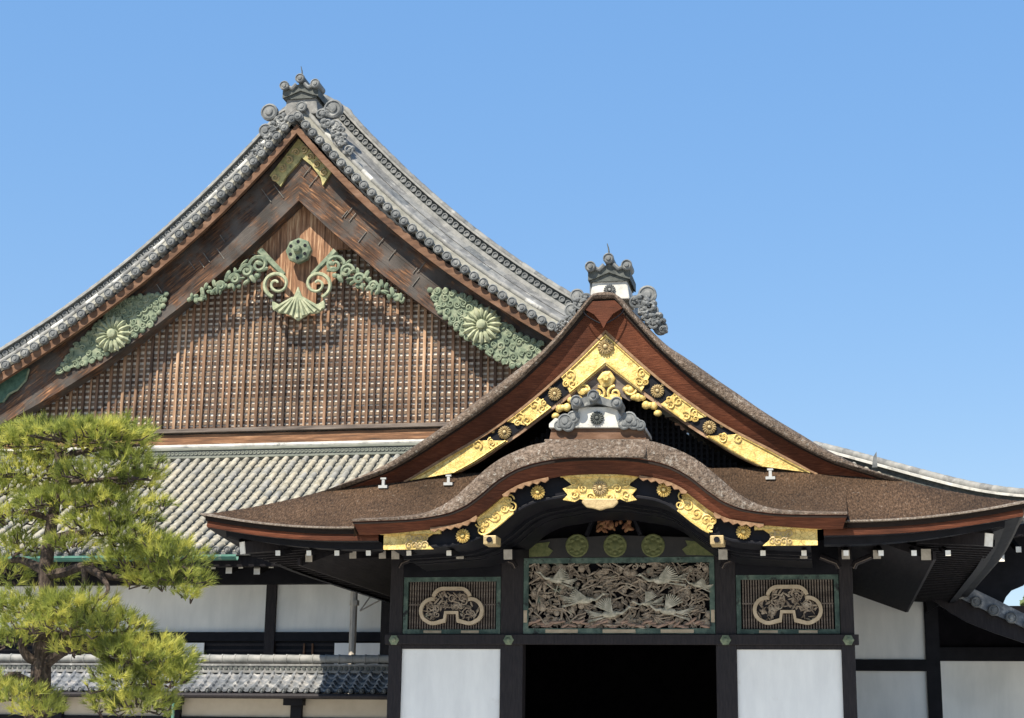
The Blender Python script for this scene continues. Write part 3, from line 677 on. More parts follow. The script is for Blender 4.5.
for a, b in ((PX['ol'][1], PX['il'][0]), (PX['ir'][1], PX['or'][0])):
    v = MB(); v.bx(a+.002, b-.002, .06, .14, 0.6, 3.262); v.build('plaster_panel', M['plaster'], porch)
    v = MB(); v.bx(a+.002, b-.002, .02, .12, 3.262, 3.338); v.build('panel_rail', M['dark_wood'], porch)
    v = MB(); v.bx(a+.002, b-.002, .0, .16, 0, .6); v.build('skirting_board', M['dark_wood'], porch)
    # latticed transom
    z0, z1 = 3.535, 4.57
    fr = MB(); t = .08
    fr.bx(a+.01, b-.01, .02, .09, z0, z0+t); fr.bx(a+.01, b-.01, .02, .09, z1-t, z1)
    fr.bx(a+.01, a+.01+t, .02, .09, z0+t, z1-t); fr.bx(b-.01-t, b-.01, .02, .09, z0+t, z1-t)
    w_ = (b-a); fr.cur = 1
    for k in range(2):
        fr.bx(a+w_*(.22+.38*k), a+w_*(.40+.38*k), .012, .03, z0+.012, z0+t-.02)
    tr = fr.build('transom_window', [M['green_paint'], M['tan_paint']], porch)
    v = MB(); nb = 34
    for k in range(nb):
        x = a+.13+(w_-.26)*k/(nb-1); v.bx(x-.012, x+.012, .06, .09, z0+t, z1-t)
    v.bx(a+.11, b-.11, .055, .06, z0+.52, z0+.545)
    v.build('lattice_bars', M['metal_grey'] if False else M['grey_wood'], tr)
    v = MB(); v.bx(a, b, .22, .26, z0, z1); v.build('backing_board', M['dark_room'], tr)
    v = MB(); v.bx(a+.002, b-.002, .01, .12, z1+.002, 5.3); v.build('head_board', M['black'], tr if False else porch)
    # cloud-shaped carving
    cxm, czm = (a+b)/2, 4.03
    out_ = []
    for k in range(64):
        ang = 6.2832*k/64
    def cloud(s):
        P = []
        def arc(cx_, cz_, r, a0, a1, n=10):
            for i in range(n+1):
                t_ = R(a0+(a1-a0)*i/n); P.append((cxm+(cx_+r*math.cos(t_))*1, czm+cz_+r*math.sin(t_)))
        k = s
        arc(-.36, -.08, .23+k, 225, 75); arc(-.16, .14, .2+k, 165, 90); arc(.16, .14, .2+k, 90, 15); arc(.36, -.08, .23+k, 105, -45)
        arc(.34, -.12, .2+k, -60, -100, 4)
        arc(.16, -.2, .1+k*.6, 250, 270, 2) if False else None
        P.append((cxm+.12-k*.6, czm-.27-k)); P.append((cxm+.10-k*.6, czm-.12-k*.8)); P.append((cxm-.10+k*.6, czm-.12-k*.8)); P.append((cxm-.12+k*.6, czm-.27-k))
        arc(-.34, -.12, .2+k, 280, 240, 4)
        return P
    O, I = cloud(.02), cloud(-.045)
    v = MB(); n = len(O)
    vs_ = [(p[0], -.02, p[1]) for p in O]+[(p[0], -.03, p[1]) for p in I]+[(p[0], .06, p[1]) for p in O]+[(p[0], .06, p[1]) for p in I]
    fs = []
    for i in range(n):
        j = (i+1) % n
        fs += [(i, j, n+j, n+i), (i, 2*n+i, 2*n+j, j), (n+i, n+j, 3*n+j, 3*n+i)]
    v.add(vs_, fs); cl = v.build('cloud_carving', M['carving_edge'], tr, smooth=True)
    v = MB(); v.poly(I, .045, .055); v.build('carving_ground', M['dark_wood'], cl)
    v = MB(); rnd = random.Random(int(a*100)+5)
    for k in range(170):
        x, z = rnd.uniform(-.5, .5), rnd.uniform(-.26, .3)
        if min(math.hypot(x+.36, z+.08), math.hypot(x-.36, z+.08)) > .18 and not (abs(x) < .3 and -.04 < z < .28): continue
        rot = Matrix.Rotation(rnd.uniform(0, 3.14), 3, 'Y')
        v.ell((cxm+x, rnd.uniform(.005, .04), czm+z), (rnd.uniform(.04, .09), .025, rnd.uniform(.012, .026)), rot, 6, 4)
    for k in range(9):
        x = rnd.uniform(-.45, .45); z = .08 if abs(x) < .25 else -.08
        v.spiral((cxm+x, 0, czm+z+rnd.uniform(-.1, .1)), rnd.uniform(.05, .09), 1.3, rnd.uniform(0, 6), rnd.choice((-1, 1)), .014, 14)
    v.build('leaf_relief', M['carving'], cl, smooth=True)

# --- carved centre transom
a, b = PX['il'][1], PX['ir'][0]
z0, z1 = 3.535, 4.90; t = .095
fr = MB(); fr.bx(a+.005, b-.005, -.02, .09, z0, z0+t); fr.bx(a+.005, b-.005, -.02, .09, z1-t, z1); fr.bx(a+.005, a+t, -.02, .09, z0+t, z1-t); fr.bx(b-t, b-.005, -.02, .09, z0+t, z1-t)
w_ = b-a; fr.cur = 1
for k in range(3): fr.bx(a+w_*(.12+.3*k), a+w_*(.29+.3*k), -.03, -.021, z0+.012, z0+t-.02)
fr.bx(a+.012, a+t-.02, -.03, -.021, z0+.2, z0+.42); fr.bx(b-t+.02, b-.012, -.03, -.021, z0+.2, z0+.42)
tr = fr.build('carved_transom', [M['green_paint'], M['tan_paint']], porch)
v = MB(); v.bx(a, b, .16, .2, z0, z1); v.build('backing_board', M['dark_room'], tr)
rnd = random.Random(3); rel = MB()
x0, x1, c0, c1 = a+t+.02, b-t-.02, z0+t+.02, z1-t-.02
for k in range(950):
    x, z = rnd.uniform(x0, x1), rnd.uniform(c0, c1); y = rnd.uniform(.0, .12)
    q = rnd.random(); s = rnd.uniform(.45, .95)
    if q < .2:
        r_ = .085*s; rel.lathe((x, y+.03, z), [(r_, 0), (r_*.95, .02), (r_*.75, .035), (r_*.7, .028), (r_*.4, .035), (r_*.35, .05), (.01, .055)], n=12)
    elif q < .65:
        rot = Matrix.Rotation(rnd.uniform(0, 3.14), 3, 'Y') @ Matrix.Rotation(rnd.uniform(-.5, .5), 3, 'X')
        rel.ell((x, y, z), (.11*s, .03, .026*s), rot, 6, 4)
    elif q < .85:
        d = Vector((rnd.uniform(-1, 1), 0, rnd.uniform(-.5, .5))).normalized(); p = Vector((x, y, z))
        rel.tube([p-d*.17, p+Vector((0, -.02, rnd.uniform(-.06, .06))), p+d*.17], .016, 5)
    else:
        rel.spiral((x, y, z), .075*s, 1.3, rnd.uniform(0, 6), rnd.choice((-1, 1)), .016, 12)
rel.build('foliage_relief', M['carving'], tr, smooth=True)
v = MB()
for k in range(46):
    x = x0+(x1-x0)*k/45; v.ell((x, rnd.uniform(-.02, .04), c0+.06+.05*math.sin(k*1.1)+rnd.uniform(-.02, .02)), (.09, .03, .028), Matrix.Rotation(rnd.uniform(-.7, .3), 3, 'Y'), 6, 4)
v.build('wave_relief', M['carving_pink'], tr, smooth=True)
def crane(px, py, sg, s, tilt, wing):
    w = at(px, py, -.05); o = Vector((w.x, -.04, w.z)); v = MB()
    rot = Matrix.Rotation(tilt, 3, 'Y')
    def P(x, y, z): return o+rot @ Vector((x*sg*s, y, z*s))
    rr = rot if sg > 0 else rot
    v.ell(P(0, 0, 0), (.2*s, .07, .085*s), rr, 10, 6)
    v.tube([P(.15, -.02, .02), P(.27, -.04, .0), P(.36, -.05, .06), P(.43, -.05, .12)], .04*s, 7, .02*s)
    v.ell(P(.45, -.05, .13), (.045*s, .035, .035*s)); v.tube([P(.47, -.05, .13), P(.58, -.05, .12)], .013*s, 5, .003)
    for k in range(9):
        t_ = k/8; ang = wing+(-.5+1.1*t_)
        d = Vector((-math.cos(ang), 0, math.sin(ang)))
        a_ = P(.05, -.05, .04); b_ = P(.05+d.x*(.42-.1*t_), -.06, .04+d.z*(.42-.1*t_))
        v.tube([a_, a_.lerp(b_, .5), b_], .03*s, 5, .012*s)
    for k in range(5): v.tube([P(-.15, 0, -.01), P(-.45-.03*k, -.01, -.06+.045*k)], .02*s, 5, .006)
    for k in range(2): v.tube([P(-.1, 0, -.06), P(-.5, -.02, -.13-.03*k)], .012*s, 5)
    v.build('crane_relief', M['crane'], tr, smooth=True)
crane(556, 580, -1, .7, .15, .5); crane(584, 600, 1, .8, .0, .1); crane(610, 614, 1, .8, -.05, .9)
crane(662, 580, -1, .85, -.05, .3); crane(668, 611, -1, .8, .1, 1.0); crane(697, 585, -1, .5, .2, .2); crane(648, 603, -1, .55, -.2, .8)

# rainbow beam with green roundels, strut and coloured carving above
v = MB(); v.plate([Vector(p) for p in ((a-.02, 5.16), (a+.5, 5.25), (0, 5.3), (b-.5, 5.25), (b+.02, 5.16))], [Vector(p) for p in ((a-.02, 4.905), (a+.5, 4.905), (0, 4.905), (b-.5, 4.905), (b+.02, 4.905))], -.06, .2)
rb = v.build('rainbow_beam', M['roundel_board'], porch)
for px in (577, 615, 653):
    w = at(px, 545.5, -.07); v = MB(); v.lathe((w.x, -.061, w.z), [(.215, 0), (.21, .012), (.19, .018), (.18, .012), (.09, .012), (.08, .02), (.01, .022)], n=20)
    for k in range(8): v.ell((w.x+.13*math.cos(k*.785), -.075, w.z+.13*math.sin(k*.785)), (.045, .012, .035))
    v.build('green_roundel', M['roundel'], rb, smooth=True)
for px0, px1, sg in ((524, 553, 1), (682, 713, -1)):
    p, q = at(px0, 545, -.07), at(px1, 545, -.07); v = MB()
    e = p.x if sg > 0 else q.x; tip = q.x if sg > 0 else p.x
    v.poly([(e, 4.915), (tip-sg*.08, 4.93), (tip, 5.03), (tip-sg*.1, 5.1), (tip-sg*.06, 5.19), (e, 5.14)], -.075, -.062); v.build('green_end_field', M['roundel'], rb)
v = MB()
w = at(613, 524, -.1); rnd = random.Random(8)
for k in range(26):
    v.ell((w.x+rnd.uniform(-.3, .3), rnd.uniform(-.16, -.04), w.z+rnd.uniform(-.13, .15)), (rnd.uniform(.05, .1), .05, rnd.uniform(.03, .06)), Matrix.Rotation(rnd.uniform(0, 3), 3, 'Y'))
v.build('frog_leg_carving', M['red_carving'], porch, smooth=True)
v = MB()
for sg in (-1, 1): v.tube([(w.x+sg*.5, -.05, 5.3), (w.x+sg*.42, -.05, 5.5), (w.x+sg*.3, -.05, 5.72)], .05, 6)
v.build('frog_leg_strut', M['black'], porch, smooth=True)
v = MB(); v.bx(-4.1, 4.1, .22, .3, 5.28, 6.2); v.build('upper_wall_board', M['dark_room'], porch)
# bracket arms with pale edges beside the post heads
for px, sg in ((400, 1), (516, -1), (722, 1), (839, -1), (853, 1)):
    w = at(px, 561, -.15)
    pts = [(w.x, -.15, w.z-.12), (w.x+sg*.05, -.15, w.z-.03), (w.x+sg*.2, -.15, w.z+.03), (w.x+sg*.32, -.15, w.z+.08)]
    v = MB(); v.tube(pts, .055, 8); br = v.build('bracket_arm', M['dark_wood'], porch, smooth=True)
    v = MB(); v.tube([(p[0], -.215, p[2]-.02) for p in pts], .009, 5); v.build('pale_edge', M['grey_wood'], br)
# interior and side walls
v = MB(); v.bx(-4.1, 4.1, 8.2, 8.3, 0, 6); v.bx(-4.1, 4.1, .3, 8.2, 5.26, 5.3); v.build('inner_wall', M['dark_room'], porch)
v = MB(); v.bx(-4.05, 4.05, .0, 8.2, .3, .62); v.build('entrance_floor', M['dark_wood'], porch)
for sg in (-1, 1):
    v = MB(); x = 4.1*sg; v.bx(x-.06, x+.06, .3, 9, 0, 5.2); v.build('side_wall', M['dark_wood'], porch)

# ================================================================= PALACE HALL
GX = -10.56
hall = thing('palace_hall', (GX, 12, 0), 'large palace hall with tiled roof and wide latticed gable behind the porch', 'palace')
EY2, TY2, CXR = 6.5, 11.95, 9.1
def F2(y):
    t = (y-EY2)/(TY2-EY2); return 5.86+2.75*t+.42*t*t
def fl2(x, y):
    a = max(0, (abs(x-GX)-11.5)/(CXR-GX-11.5)); b = max(0, 1-(y-EY2)/4.5)
    return .75*min(1, a)**2.2*b**1.5
XLh = 2*GX-CXR
def hip_y(x): return EY2+max(0, min(TY2-EY2, CXR-x, x-XLh))
# skirt roof: pan tiles
v = MB()
ribs = []
x = GX-.14
P = .283
k0 = int((GX-XLh)/P)
for k in range(-k0, k0+1):
    ribs.append(GX+P*k)
rowsn = 24
for xr in ribs:
    yt = hip_y(xr+P/2)
    if xr < -22 or xr > 9: continue
    n = max(2, int((yt-EY2)/.225)); ys = linsp(EY2, EY2+n*.225 if yt < TY2 else TY2, n+1)
    vv = []; ff = []
    for i in range(n):
        for xx in (xr, xr+P/2, xr+P):
            sag = -.02 if xx == xr+P/2 else 0
            vv.append((xx, ys[i], F2(ys[i])+fl2(xx, ys[i])+.03+sag))
        for xx in (xr, xr+P/2, xr+P):
            sag = -.02 if xx == xr+P/2 else 0
            vv.append((xx, ys[i+1], F2(ys[i+1])+fl2(xx, ys[i+1])+sag))
        o = i*6
        ff += [(o, o+1, o+4, o+3), (o+1, o+2, o+5, o+4)]
        if i: ff += [(o-3, o-2, o+1, o), (o-2, o-1, o+2, o+1)]
    v.add(vv, ff)
v.build('pan_tiles', M['tile_pan'], hall)
# barrel rows, each tile slightly tapered
rnd = random.Random(11)
v = MB()
for xr in ribs:
    yt = hip_y(xr); yt -= .3 if yt < TY2 else 0
    if xr < -22 or xr > 9 or yt-EY2 < .3: continue
    n = max(1, int((yt-EY2)/.34)); sd_ = 8
    for i in range(n):
        vv = []; ff = []
        ya, yb = EY2-.06+(yt-EY2+.06)*i/n, EY2-.06+(yt-EY2+.06)*(i+1)/n
        ra = .088+rnd.uniform(-.002, .002); jx = rnd.uniform(-.006, .006); jz = rnd.uniform(-.004, .004)
        v.cur = 0
        for (yy, rr, dz) in ((ya, ra, .014), (yb, ra-.014, 0)):
            zz = F2(max(EY2, yy))+fl2(xr, yy)+.035+dz+jz
            for q in range(sd_+1):
                an = math.pi*q/sd_; vv.append((xr+jx+rr*math.cos(an), yy, zz+rr*math.sin(an)*1.05))
        for q in range(sd_): ff.append((q, q+1, sd_+1+q+1, sd_+1+q))
        ff.append(tuple(range(sd_+1)))
        v.cur = rnd.choice((0, 0, 0, 1, 2)); v.add(vv, ff)
v.cur = 3
for xr in ribs:
    if xr < -22 or xr > 9: continue
    cap_disc(v, xr, F2(EY2)+fl2(xr, EY2)+.045, EY2-.09, .088, .12)
v.build('barrel_tiles', [M['tile_pale'], M['tile_pale_grey'], M['tile_pale_warm'], M['tile_mid']], hall, smooth=True, angle=50)
# body of the skirt, eave fascia, gutter, soffit
def eline(y, dz): return [Vector((xx, y, F2(EY2)+fl2(xx, EY2)+dz)) for xx in linsp(-22.5, CXR+.1, 50)]
v = MB(); v.loft([eline(EY2-.02, .0), eline(EY2-.02, -.07), eline(EY2+.1, -.08)]); v.build('eave_board', M['tile_grey'], hall)
gut_end = at(238, 555, EY2-.1).x
v = MB(); L_ = [Vector((xx, 0, F2(EY2)+fl2(xx, EY2)-.19)) for xx in linsp(-22.5, gut_end, 30)]
rowsg = []
for k in range(7):
    an = math.pi+math.pi*k/6; rowsg.append([Vector((p.x, EY2-.14+.085*math.cos(an), p.z+.075+.1*math.sin(an))) for p in L_])
v.loft(rowsg); v.loft([[p+Vector((0, -.004, .03)) for p in rowsg[0]], [p+Vector((0, -.01, -.02)) for p in rowsg[0]]]); v.build('gutter', M['gutter'], hall, smooth=True)
v = MB(); v.loft([eline(EY2+.1, -.1), eline(EY2+.15, -.32), eline(EY2+.6, -.3), eline(9.0, .35)]); v.build('soffit', M['soffit'], hall)
for px, py, s in ((55, 566, .11), (85, 566, .11), (213.5, 566.5, .1), (229, 570, .14), (241, 566, .1), (257, 571, .14), (271.5, 565.5, .1), (1001, 558, .13), (1018.5, 549.5, .1), (986, 550, .1)):
    w = at(px, py, EY2+.45); o = MB().beam((w.x, EY2+.45, w.z), (w.x, 8.9, w.z+.5), s, s*1.1).build('rafter', M['soffit'], hall)
    MB().beam((w.x, EY2+.449, w.z), (w.x, EY2+.435, w.z), s+.01, s*1.1+.01).build('painted_end', M['white_end'], o)
v = MB(); v.bx(-22.5, 5.9, 8.78, 8.98, 5.33, 6.6); v.poly([(5.9, 6.6), (5.9, 4.6)]+[xz(*p, 8.78) for p in ((968, 588), (993, 601), (1003, 604), (1006, 597), (1012, 590), (1024, 585))]+[(9.0, 6.6)], 8.78, 8.98); v.build('wall_plate', M['black'], hall)
# front wall
WY = 9.0
def wx(px, py=600): return at(px, py, WY).x
def wz(py, px=230): return at(px, py, WY).z
posts = [wx(272)+d_ for d_ in (-11.8, -5.9, 0, 2.95)]
v_z = {'top': 5.345, 'n1': 4.18, 'n0': 3.96}
for i in range(len(posts)):
    v = MB(); v.bx(posts[i]-.13, posts[i]+.13, WY-.08, WY+.2, 0, 5.4); v.build('post', M['dark_wood'], hall)
for i in range(len(posts)-1):
    a, b = posts[i]+.131, posts[i+1]-.131
    v = MB(); v.bx(a, b, WY, WY+.1, v_z['n1'], v_z['top']); v.build('plaster_panel', M['plaster_grey'], hall)
    v = MB(); v.bx(a, b, WY-.06, WY+.1, v_z['n0'], v_z['n1']-.002); v.build('nageshi_beam', M['black'], hall)
    v = MB(); v.bx(a, b, WY+.05, WY+.15, 2.4, v_z['n0']-.002); sh = v.build('shutter_wall', M['black'], hall)
    v = MB()
    for k in range(11): v.bx(a, b, WY+.02, WY+.05, 2.45+.14*k, 2.5+.14*k)
    v.build('louvre_slats', M['dark_wood'], sh)
    v = MB()
    for f_ in (.28, .36, .62): v.bx(a+(b-a)*f_-.018, a+(b-a)*f_+.018, WY-.03, WY+.019, 2.4, 3.9)
    v.build('shutter_stiles', M['verge_wood'], sh)
    v = MB(); v.bx(a, b, WY, WY+.1, .3, 2.39); v.build('lower_wall', M['dark_wood'], hall)
for p0, p1 in ((166, 204.5), (335, 381.5)):
    v = MB(); v.bx(wx(p0, 650), wx(p1, 650), WY-.05, WY-.02, 3.0, wz(643)); v.build('paper_window', M['plaster'], hall)
# downpipe by the porch
v = MB(); a = at(354.5, 586, 8.2); b = at(354, 660, 8.2)
v.tube([(a.x, 8.2, a.z), (a.x, 8.2, .2)], .09, 8); dp = v.build('downpipe', M['pipe_wood'], hall, smooth=True)
v = MB(); c_ = at(354.5, 603, 8.2); v.lathe((c_.x, 8.2, c_.z-.06), [(.12, 0), (.12, .12)], axis=(0, 0, 1), n=8); v.build('collar', M['pipe_wood'], dp)
v = MB(); p = at(360, 611, 8.2)
for q in ((372, 594), (386, 597)): w = at(*q, 8.4); v.tube([(p.x, 8.2, p.z), tuple(w)], .018, 5)
v.build('brace', M['pipe_wood'], dp)
# right side of the front wall, beside the porch
v = MB(); v.bx(posts[-1]+.131, 4.0, WY+.02, WY+.12, 0, 5.33); v.build('rear_boarding', M['dark_wood'], hall)
a, b = at(857, 640, WY).x-.4, at(925, 640, WY).x
v = MB(); v.bx(a, b, WY, WY+.1, 3.56, 5.3); v.build('plaster_panel', M['plaster_grey'], hall)
v = MB(); v.bx(a, b+.2, WY-.07, WY+.05, 3.3, 3.56); v.build('nageshi_beam', M['black'], hall)
v = MB(); v.bx(a, b, WY, WY+.1, .3, 3.31); v.build('plaster_panel', M['plaster_grey'], hall)
v = MB(); v.bx(b, b+.31, WY-.06, WY+.2, 0, 5.4); v.build('corner_post', M['black'], hall)

# --- top of the skirt: ridge courses and gable sill
GY = 12.2
def hx(px, py, Y): return at(px, py, Y)
za = 9.07
v = MB(); v.bx(-22, .6, TY2-.12, TY2+.3, za, za+.06); v.bx(-22, .6, TY2-.08, TY2+.3, za+.23, za+.3); v.build('ridge_courses', M['noshi'], hall, bevel=.01)
v = MB(); v.bx(-22, .6, TY2-.05, TY2+.3, za+.065, za+.225); ow = v.build('openwork_course', M['tile_dark'], hall)
v = MB()
for k in range(200): v.lathe((-22+.113*k, TY2-.05, za+.145), [(.05, 0), (.05, .02), (.03, .02), (.028, .005)], n=8)
v.build('openwork_rings', M['noshi'], ow)
v = MB(); v.tube([(-22, TY2+.05, za+.35), (.6, TY2+.05, za+.35)], .07, 8); v.build('ridge_cap_tiles', M['tile_white'], hall, smooth=True)
v = MB(); v.bx(-22, .4, 12.25, 12.6, 9.4, 9.82); v.build('gable_sill', M['sill'], hall, bevel=.01)
v = MB(); v.bx(-21.8, .2, 12.15, 12.6, 9.86, 9.97); v.build('sill_rail', M['grey_wood'], hall, bevel=.01)
# --- gable curves (half, x outward)
inn = [(0.0, 16.393), (0.5, 15.903), (1.0, 15.43), (2.0, 14.533), (3.0, 13.701), (4.0, 12.931), (5.0, 12.223), (6.0, 11.574), (7.0, 10.983), (8.0, 10.447), (9.0, 9.966), (9.3, 9.832)]
vlo = [(0.0, 18.234), (0.5, 17.643), (1.0, 17.084), (2.0, 16.052), (3.0, 15.125), (4.0, 14.288), (5.0, 13.527), (6.0, 12.828), (7.0, 12.177), (8.0, 11.559), (9.0, 10.96), (10.0, 10.367), (10.8, 9.886)]
cap = [(0.0, 18.764), (0.5, 18.187), (1.0, 17.634), (2.0, 16.593), (3.0, 15.636), (4.0, 14.757), (5.0, 13.95), (6.0, 13.21), (7.0, 12.531), (8.0, 11.908), (9.0, 11.335), (10.0, 10.806), (10.8, 10.412)]
NG = 80
def G(c): return shift(sym(c, NG), GX, 0)
def trim(c): return [p for p in c if p.x < GX+8.3]
INf, VLf, CPf = G(inn), G(vlo), trim(G(cap))
half = NG
# lattice wall
poly = [(p.x, p.y) for p in INf]
v = MB(); v.poly([(GX+9.9, 9.9), (GX-9.9, 9.9)]+[(p.x, p.y+.1) for p in INf], 12.61, 12.7); v.build('gable_backing', M['lattice_back'], hall)
v = MB(); step = .2
inz = [(p.x, p.y) for p in INf]
rnd = random.Random(4)
for k in range(-48, 49):
    x = GX+k*step+rnd.uniform(-.008, .008); zt = interp(inz, x)+.25
    if zt < 10.1: continue
    w = .056 if k % 2 else .078; yy = 12.52 if k % 2 else 12.49
    v.cur = rnd.choice((0, 0, 1, 1, 2)); v.bx(x-w/2, x+w/2, yy+rnd.uniform(0, .015), 12.57, 9.97, zt)
v.build('lattice_slats', [M['slat'], M['slat_dark'], M['slat_pale']], hall)
v = MB(); z = 10.05
while z < 16:
    w = max([abs(p.x-GX) for p in INf if p.y > z-.2] or [0])
    x = GX-w
    while x < GX+w-.01:
        L_ = min(rnd.uniform(1.5, 3.5), GX+w-x); v.cur = rnd.choice((0, 0, 1)); q = rnd.uniform(-.012, .012)
        v.bx(x, x+L_-.004, 12.575, 12.605, z-.041+q, z+.041+q); x += L_
    z += .155
v.build('lattice_laths', [M['lath'], M['slat_dark']], hall)
# vertical planks behind the pendant
v = MB()
for k in range(-9, 10):
    x = GX+k*.185; zt = interp(inz, x)+.1; zb = 14.05+(1.0 if abs(k) > 5 else 0) - (.9 if abs(k) < 3 else 0)
    if zt > zb: v.bx(x-.09, x+.09, 12.36+.012*(k % 3), 12.45, zb, zt)
v.build('gable_boarding', M['plank'], hall)
# bargeboards in two halves with lower batten
top = G([(x, z+.25) for x, z in vlo])
for sg, nm in ((-1, 'barge_l'), (1, 'barge_r')):
    sl = slice(0, NG) if sg < 0 else slice(NG-1, 2*NG-1)
    A = top[sl]; B = INf[sl]
    b1 = [a_.lerp(b_, .48) for a_, b_ in zip(A, B)]; b2 = [a_.lerp(b_, .80) for a_, b_ in zip(A, B)]
    v = MB(); v.plate(A, b1, 11.93, 12.32); v.build('bargeboard', M[nm], hall)
    v = MB(); v.plate([p+Vector((0, -.012)) for p in b1], b2, 11.915, 12.32); v.build('bargeboard', M[nm], hall)
    v = MB(); v.plate([p+Vector((0, -.01)) for p in b2], B, 11.88, 12.32); v.build('lower_batten', M[nm], hall)
    # iron clamps
    rn = random.Random(20+sg)
    for k in range(13):
        i = rn.randint(4, NG-26) if sg > 0 else rn.randint(26, NG-5)
        t_ = rn.uniform(.2, .55); p = A[i].lerp(B[i], t_); q = A[i].lerp(B[i], t_+rn.uniform(.14, .3))
        ln = (q-p).length; v = MB(); v.tube([(p.x, 11.90, p.y), (p.x-sg*.6*ln, 11.89, p.y-.8*ln)], .013, 5); v.build('iron_clamp', M['iron'], hall)
# verge board under the tiles
v = MB(); v.plate(G([(x, z+.26) for x, z in vlo]), VLf, 11.42, 11.55); v.build('verge_board', M['verge_wood'], hall)
v = MB(); v.loft([at_y(offs(VLf, .16), 11.5), at_y(offs(VLf, .24), 12.3)]); v.build('verge_soffit', M['soffit'], hall)
# verge tiles: barrels end-on
v = MB(); cl = cat([tuple(p) for p in CPf], 2)
Ltot = sum((CPf[i+1]-CPf[i]).length for i in range(len(CPf)-1))
nc = int(Ltot/.315); CC = cat([tuple(p) for p in CPf], nc)
for p in CC: cap_disc(v, p.x, p.y, 11.28, .128, .45)
v.build('verge_cap_tiles', M['tile_grey'], hall, smooth=True)
v = MB(); v.loft([at_y(offs(CPf, -.06), 11.4), at_y(offs(CPf, .02), 11.36), at_y(offs(CPf, .2), 11.5), at_y(offs(CPf, .26), 11.56)]); v.build('verge_tile_bed', M['tile_pan'], hall)
def segtube(curve, Y, r, seg, mats, name, gap=.012):
    tot = sum((curve[i+1]-curve[i]).length for i in range(len(curve)-1)); n = int(tot/seg)
    pts = cat([tuple(p) for p in curve], n*3+1); rn = random.Random(int(Y*100))
    v = MB()
    for i in range(n):
        pp = pts[i*3:i*3+4]; j = rn.uniform(-.008, .008); v.cur = rn.randrange(len(mats))
        v.tube([(p.x, Y+j, p.y+j) for p in pp], r, 8, r*.9)
    v.build(name, [M[m_] for m_ in mats], hall, smooth=True, angle=50)
segtube(offs(CPf, .27), 11.56, .08, .4, ['tile_mid2', 'tile_mid2', 'tile_white', 'tile_mid'], 'verge_barrel_tiles')
# curved strip of roof between verge and descending ridge, laid in patchy courses
def course(d0, y0, d1, y1, name, mats, seg=.34):
    A, B = offs(CPf, d0), offs(CPf, d1); n = int(Ltot/seg)
    A = cat([tuple(p) for p in A], n+1); B = cat([tuple(p) for p in B], n+1); rn = random.Random(int(d0*1000))
    ms = MB()
    for i in range(n):
        ms.cur = rn.randrange(len(mats))
        ms.loft([[Vector((A[i].x, y0, A[i].y)), Vector((A[i+1].x, y0, A[i+1].y))], [Vector((B[i].x, y1, B[i].y)), Vector((B[i+1].x, y1, B[i+1].y))], [Vector((B[i].x, y1+.05, B[i].y-.05)), Vector((B[i+1].x, y1+.05, B[i+1].y-.05))]])
    ms.build(name, [M[m_] for m_ in mats], hall)
course(.26, 11.58, .52, 12.1, 'verge_pan_tiles', ['tile_grey', 'tile_mid', 'tile_mid', 'tile_mid2'])
course(.53, 12.08, .76, 12.6, 'verge_pan_tiles', ['tile_grey', 'tile_mid', 'tile_mid', 'tile_mid', 'tile_mid2'])
# descending ridge
v = MB(); v.plate(offs(CPf, .83), offs(CPf, .70), 12.52, 13.1); v.build('ridge_course', M['tile_mid2'], hall)
v = MB(); v.plate(offs(CPf, 1.06), offs(CPf, .835), 12.6, 13.05); v.build('openwork_course', M['tile_dark'], hall)
v = MB(); cc = cat([tuple(p) for p in offs(CPf, .945)], int(Ltot/.2))
for p in cc: v.lathe((p.x, 12.59, p.y), [(.088, 0), (.088, .03), (.06, .03), (.055, .005)], n=10)
v.build('openwork_rings', M['tile_grey'], hall, smooth=True)
v = MB(); v.plate(offs(CPf, 1.12), offs(CPf, 1.065), 12.5, 13.1); v.build('ridge_ledge', M['tile_mid2'], hall)
segtube(offs(CPf, 1.16), 12.72, .1, .42, ['tile_mid', 'tile_grey', 'tile_mid2', 'tile_mid'], 'ridge_barrel_tiles')
# main roof slopes running back
v = MB(); v.loft([at_y(offs(CPf, .76), 12.7), at_y(offs(CPf, .76), 40)]); v.build('main_roof', M['tile_grey'], hall, smooth=True)
v = MB(); v.bx(GX-.5, GX+.5, 12.0, 39, 18.6, 19.3); v.build('main_ridge', M['tile_grey'], hall)
# gable top ornament
q = at(302, 114, 11.6); fl = []
for px, py, r_, k in ((270, 111, 10, 'd'), (334, 108, 11, 'd'), (266, 129, 8, 'd'), (335, 125, 8, 'd'), (282, 118, 9, 's'), (277, 124, 8, 's'), (270, 138, 8, 's'), (262, 146, 7, 's'), (257, 152, 6, 's'), (272, 130, 7, 's'),
                     (322, 114, 9, 's'), (328, 122, 9, 's'), (340, 136, 9, 's'), (343, 141, 8, 's'), (349, 149, 8, 's'), (336, 132, 7, 's'), (326, 112, 8, 's'), (341, 128, 6, 's')):
    w = at(px, py, 11.5); fl.append((w.x-q.x, w.z-q.z, r_/40, k))
ornament(hall, q.x, 11.5, q.z-.05, 1.2, fl, M['tile_mid'], M['tile_grey'], Lk=1.4)
v = MB(); w = at(302, 107, 11.4); scroll_blob(v, w.x, w.z, 11.42, .15); v.build('side_scroll', M['tile_grey'], hall, smooth=True); v = MB(); w = at(298, 116, 11.3); scroll_blob(v, w.x, w.z, 11.3, .12); v.build('side_scroll', M['tile_grey'], hall, smooth=True)
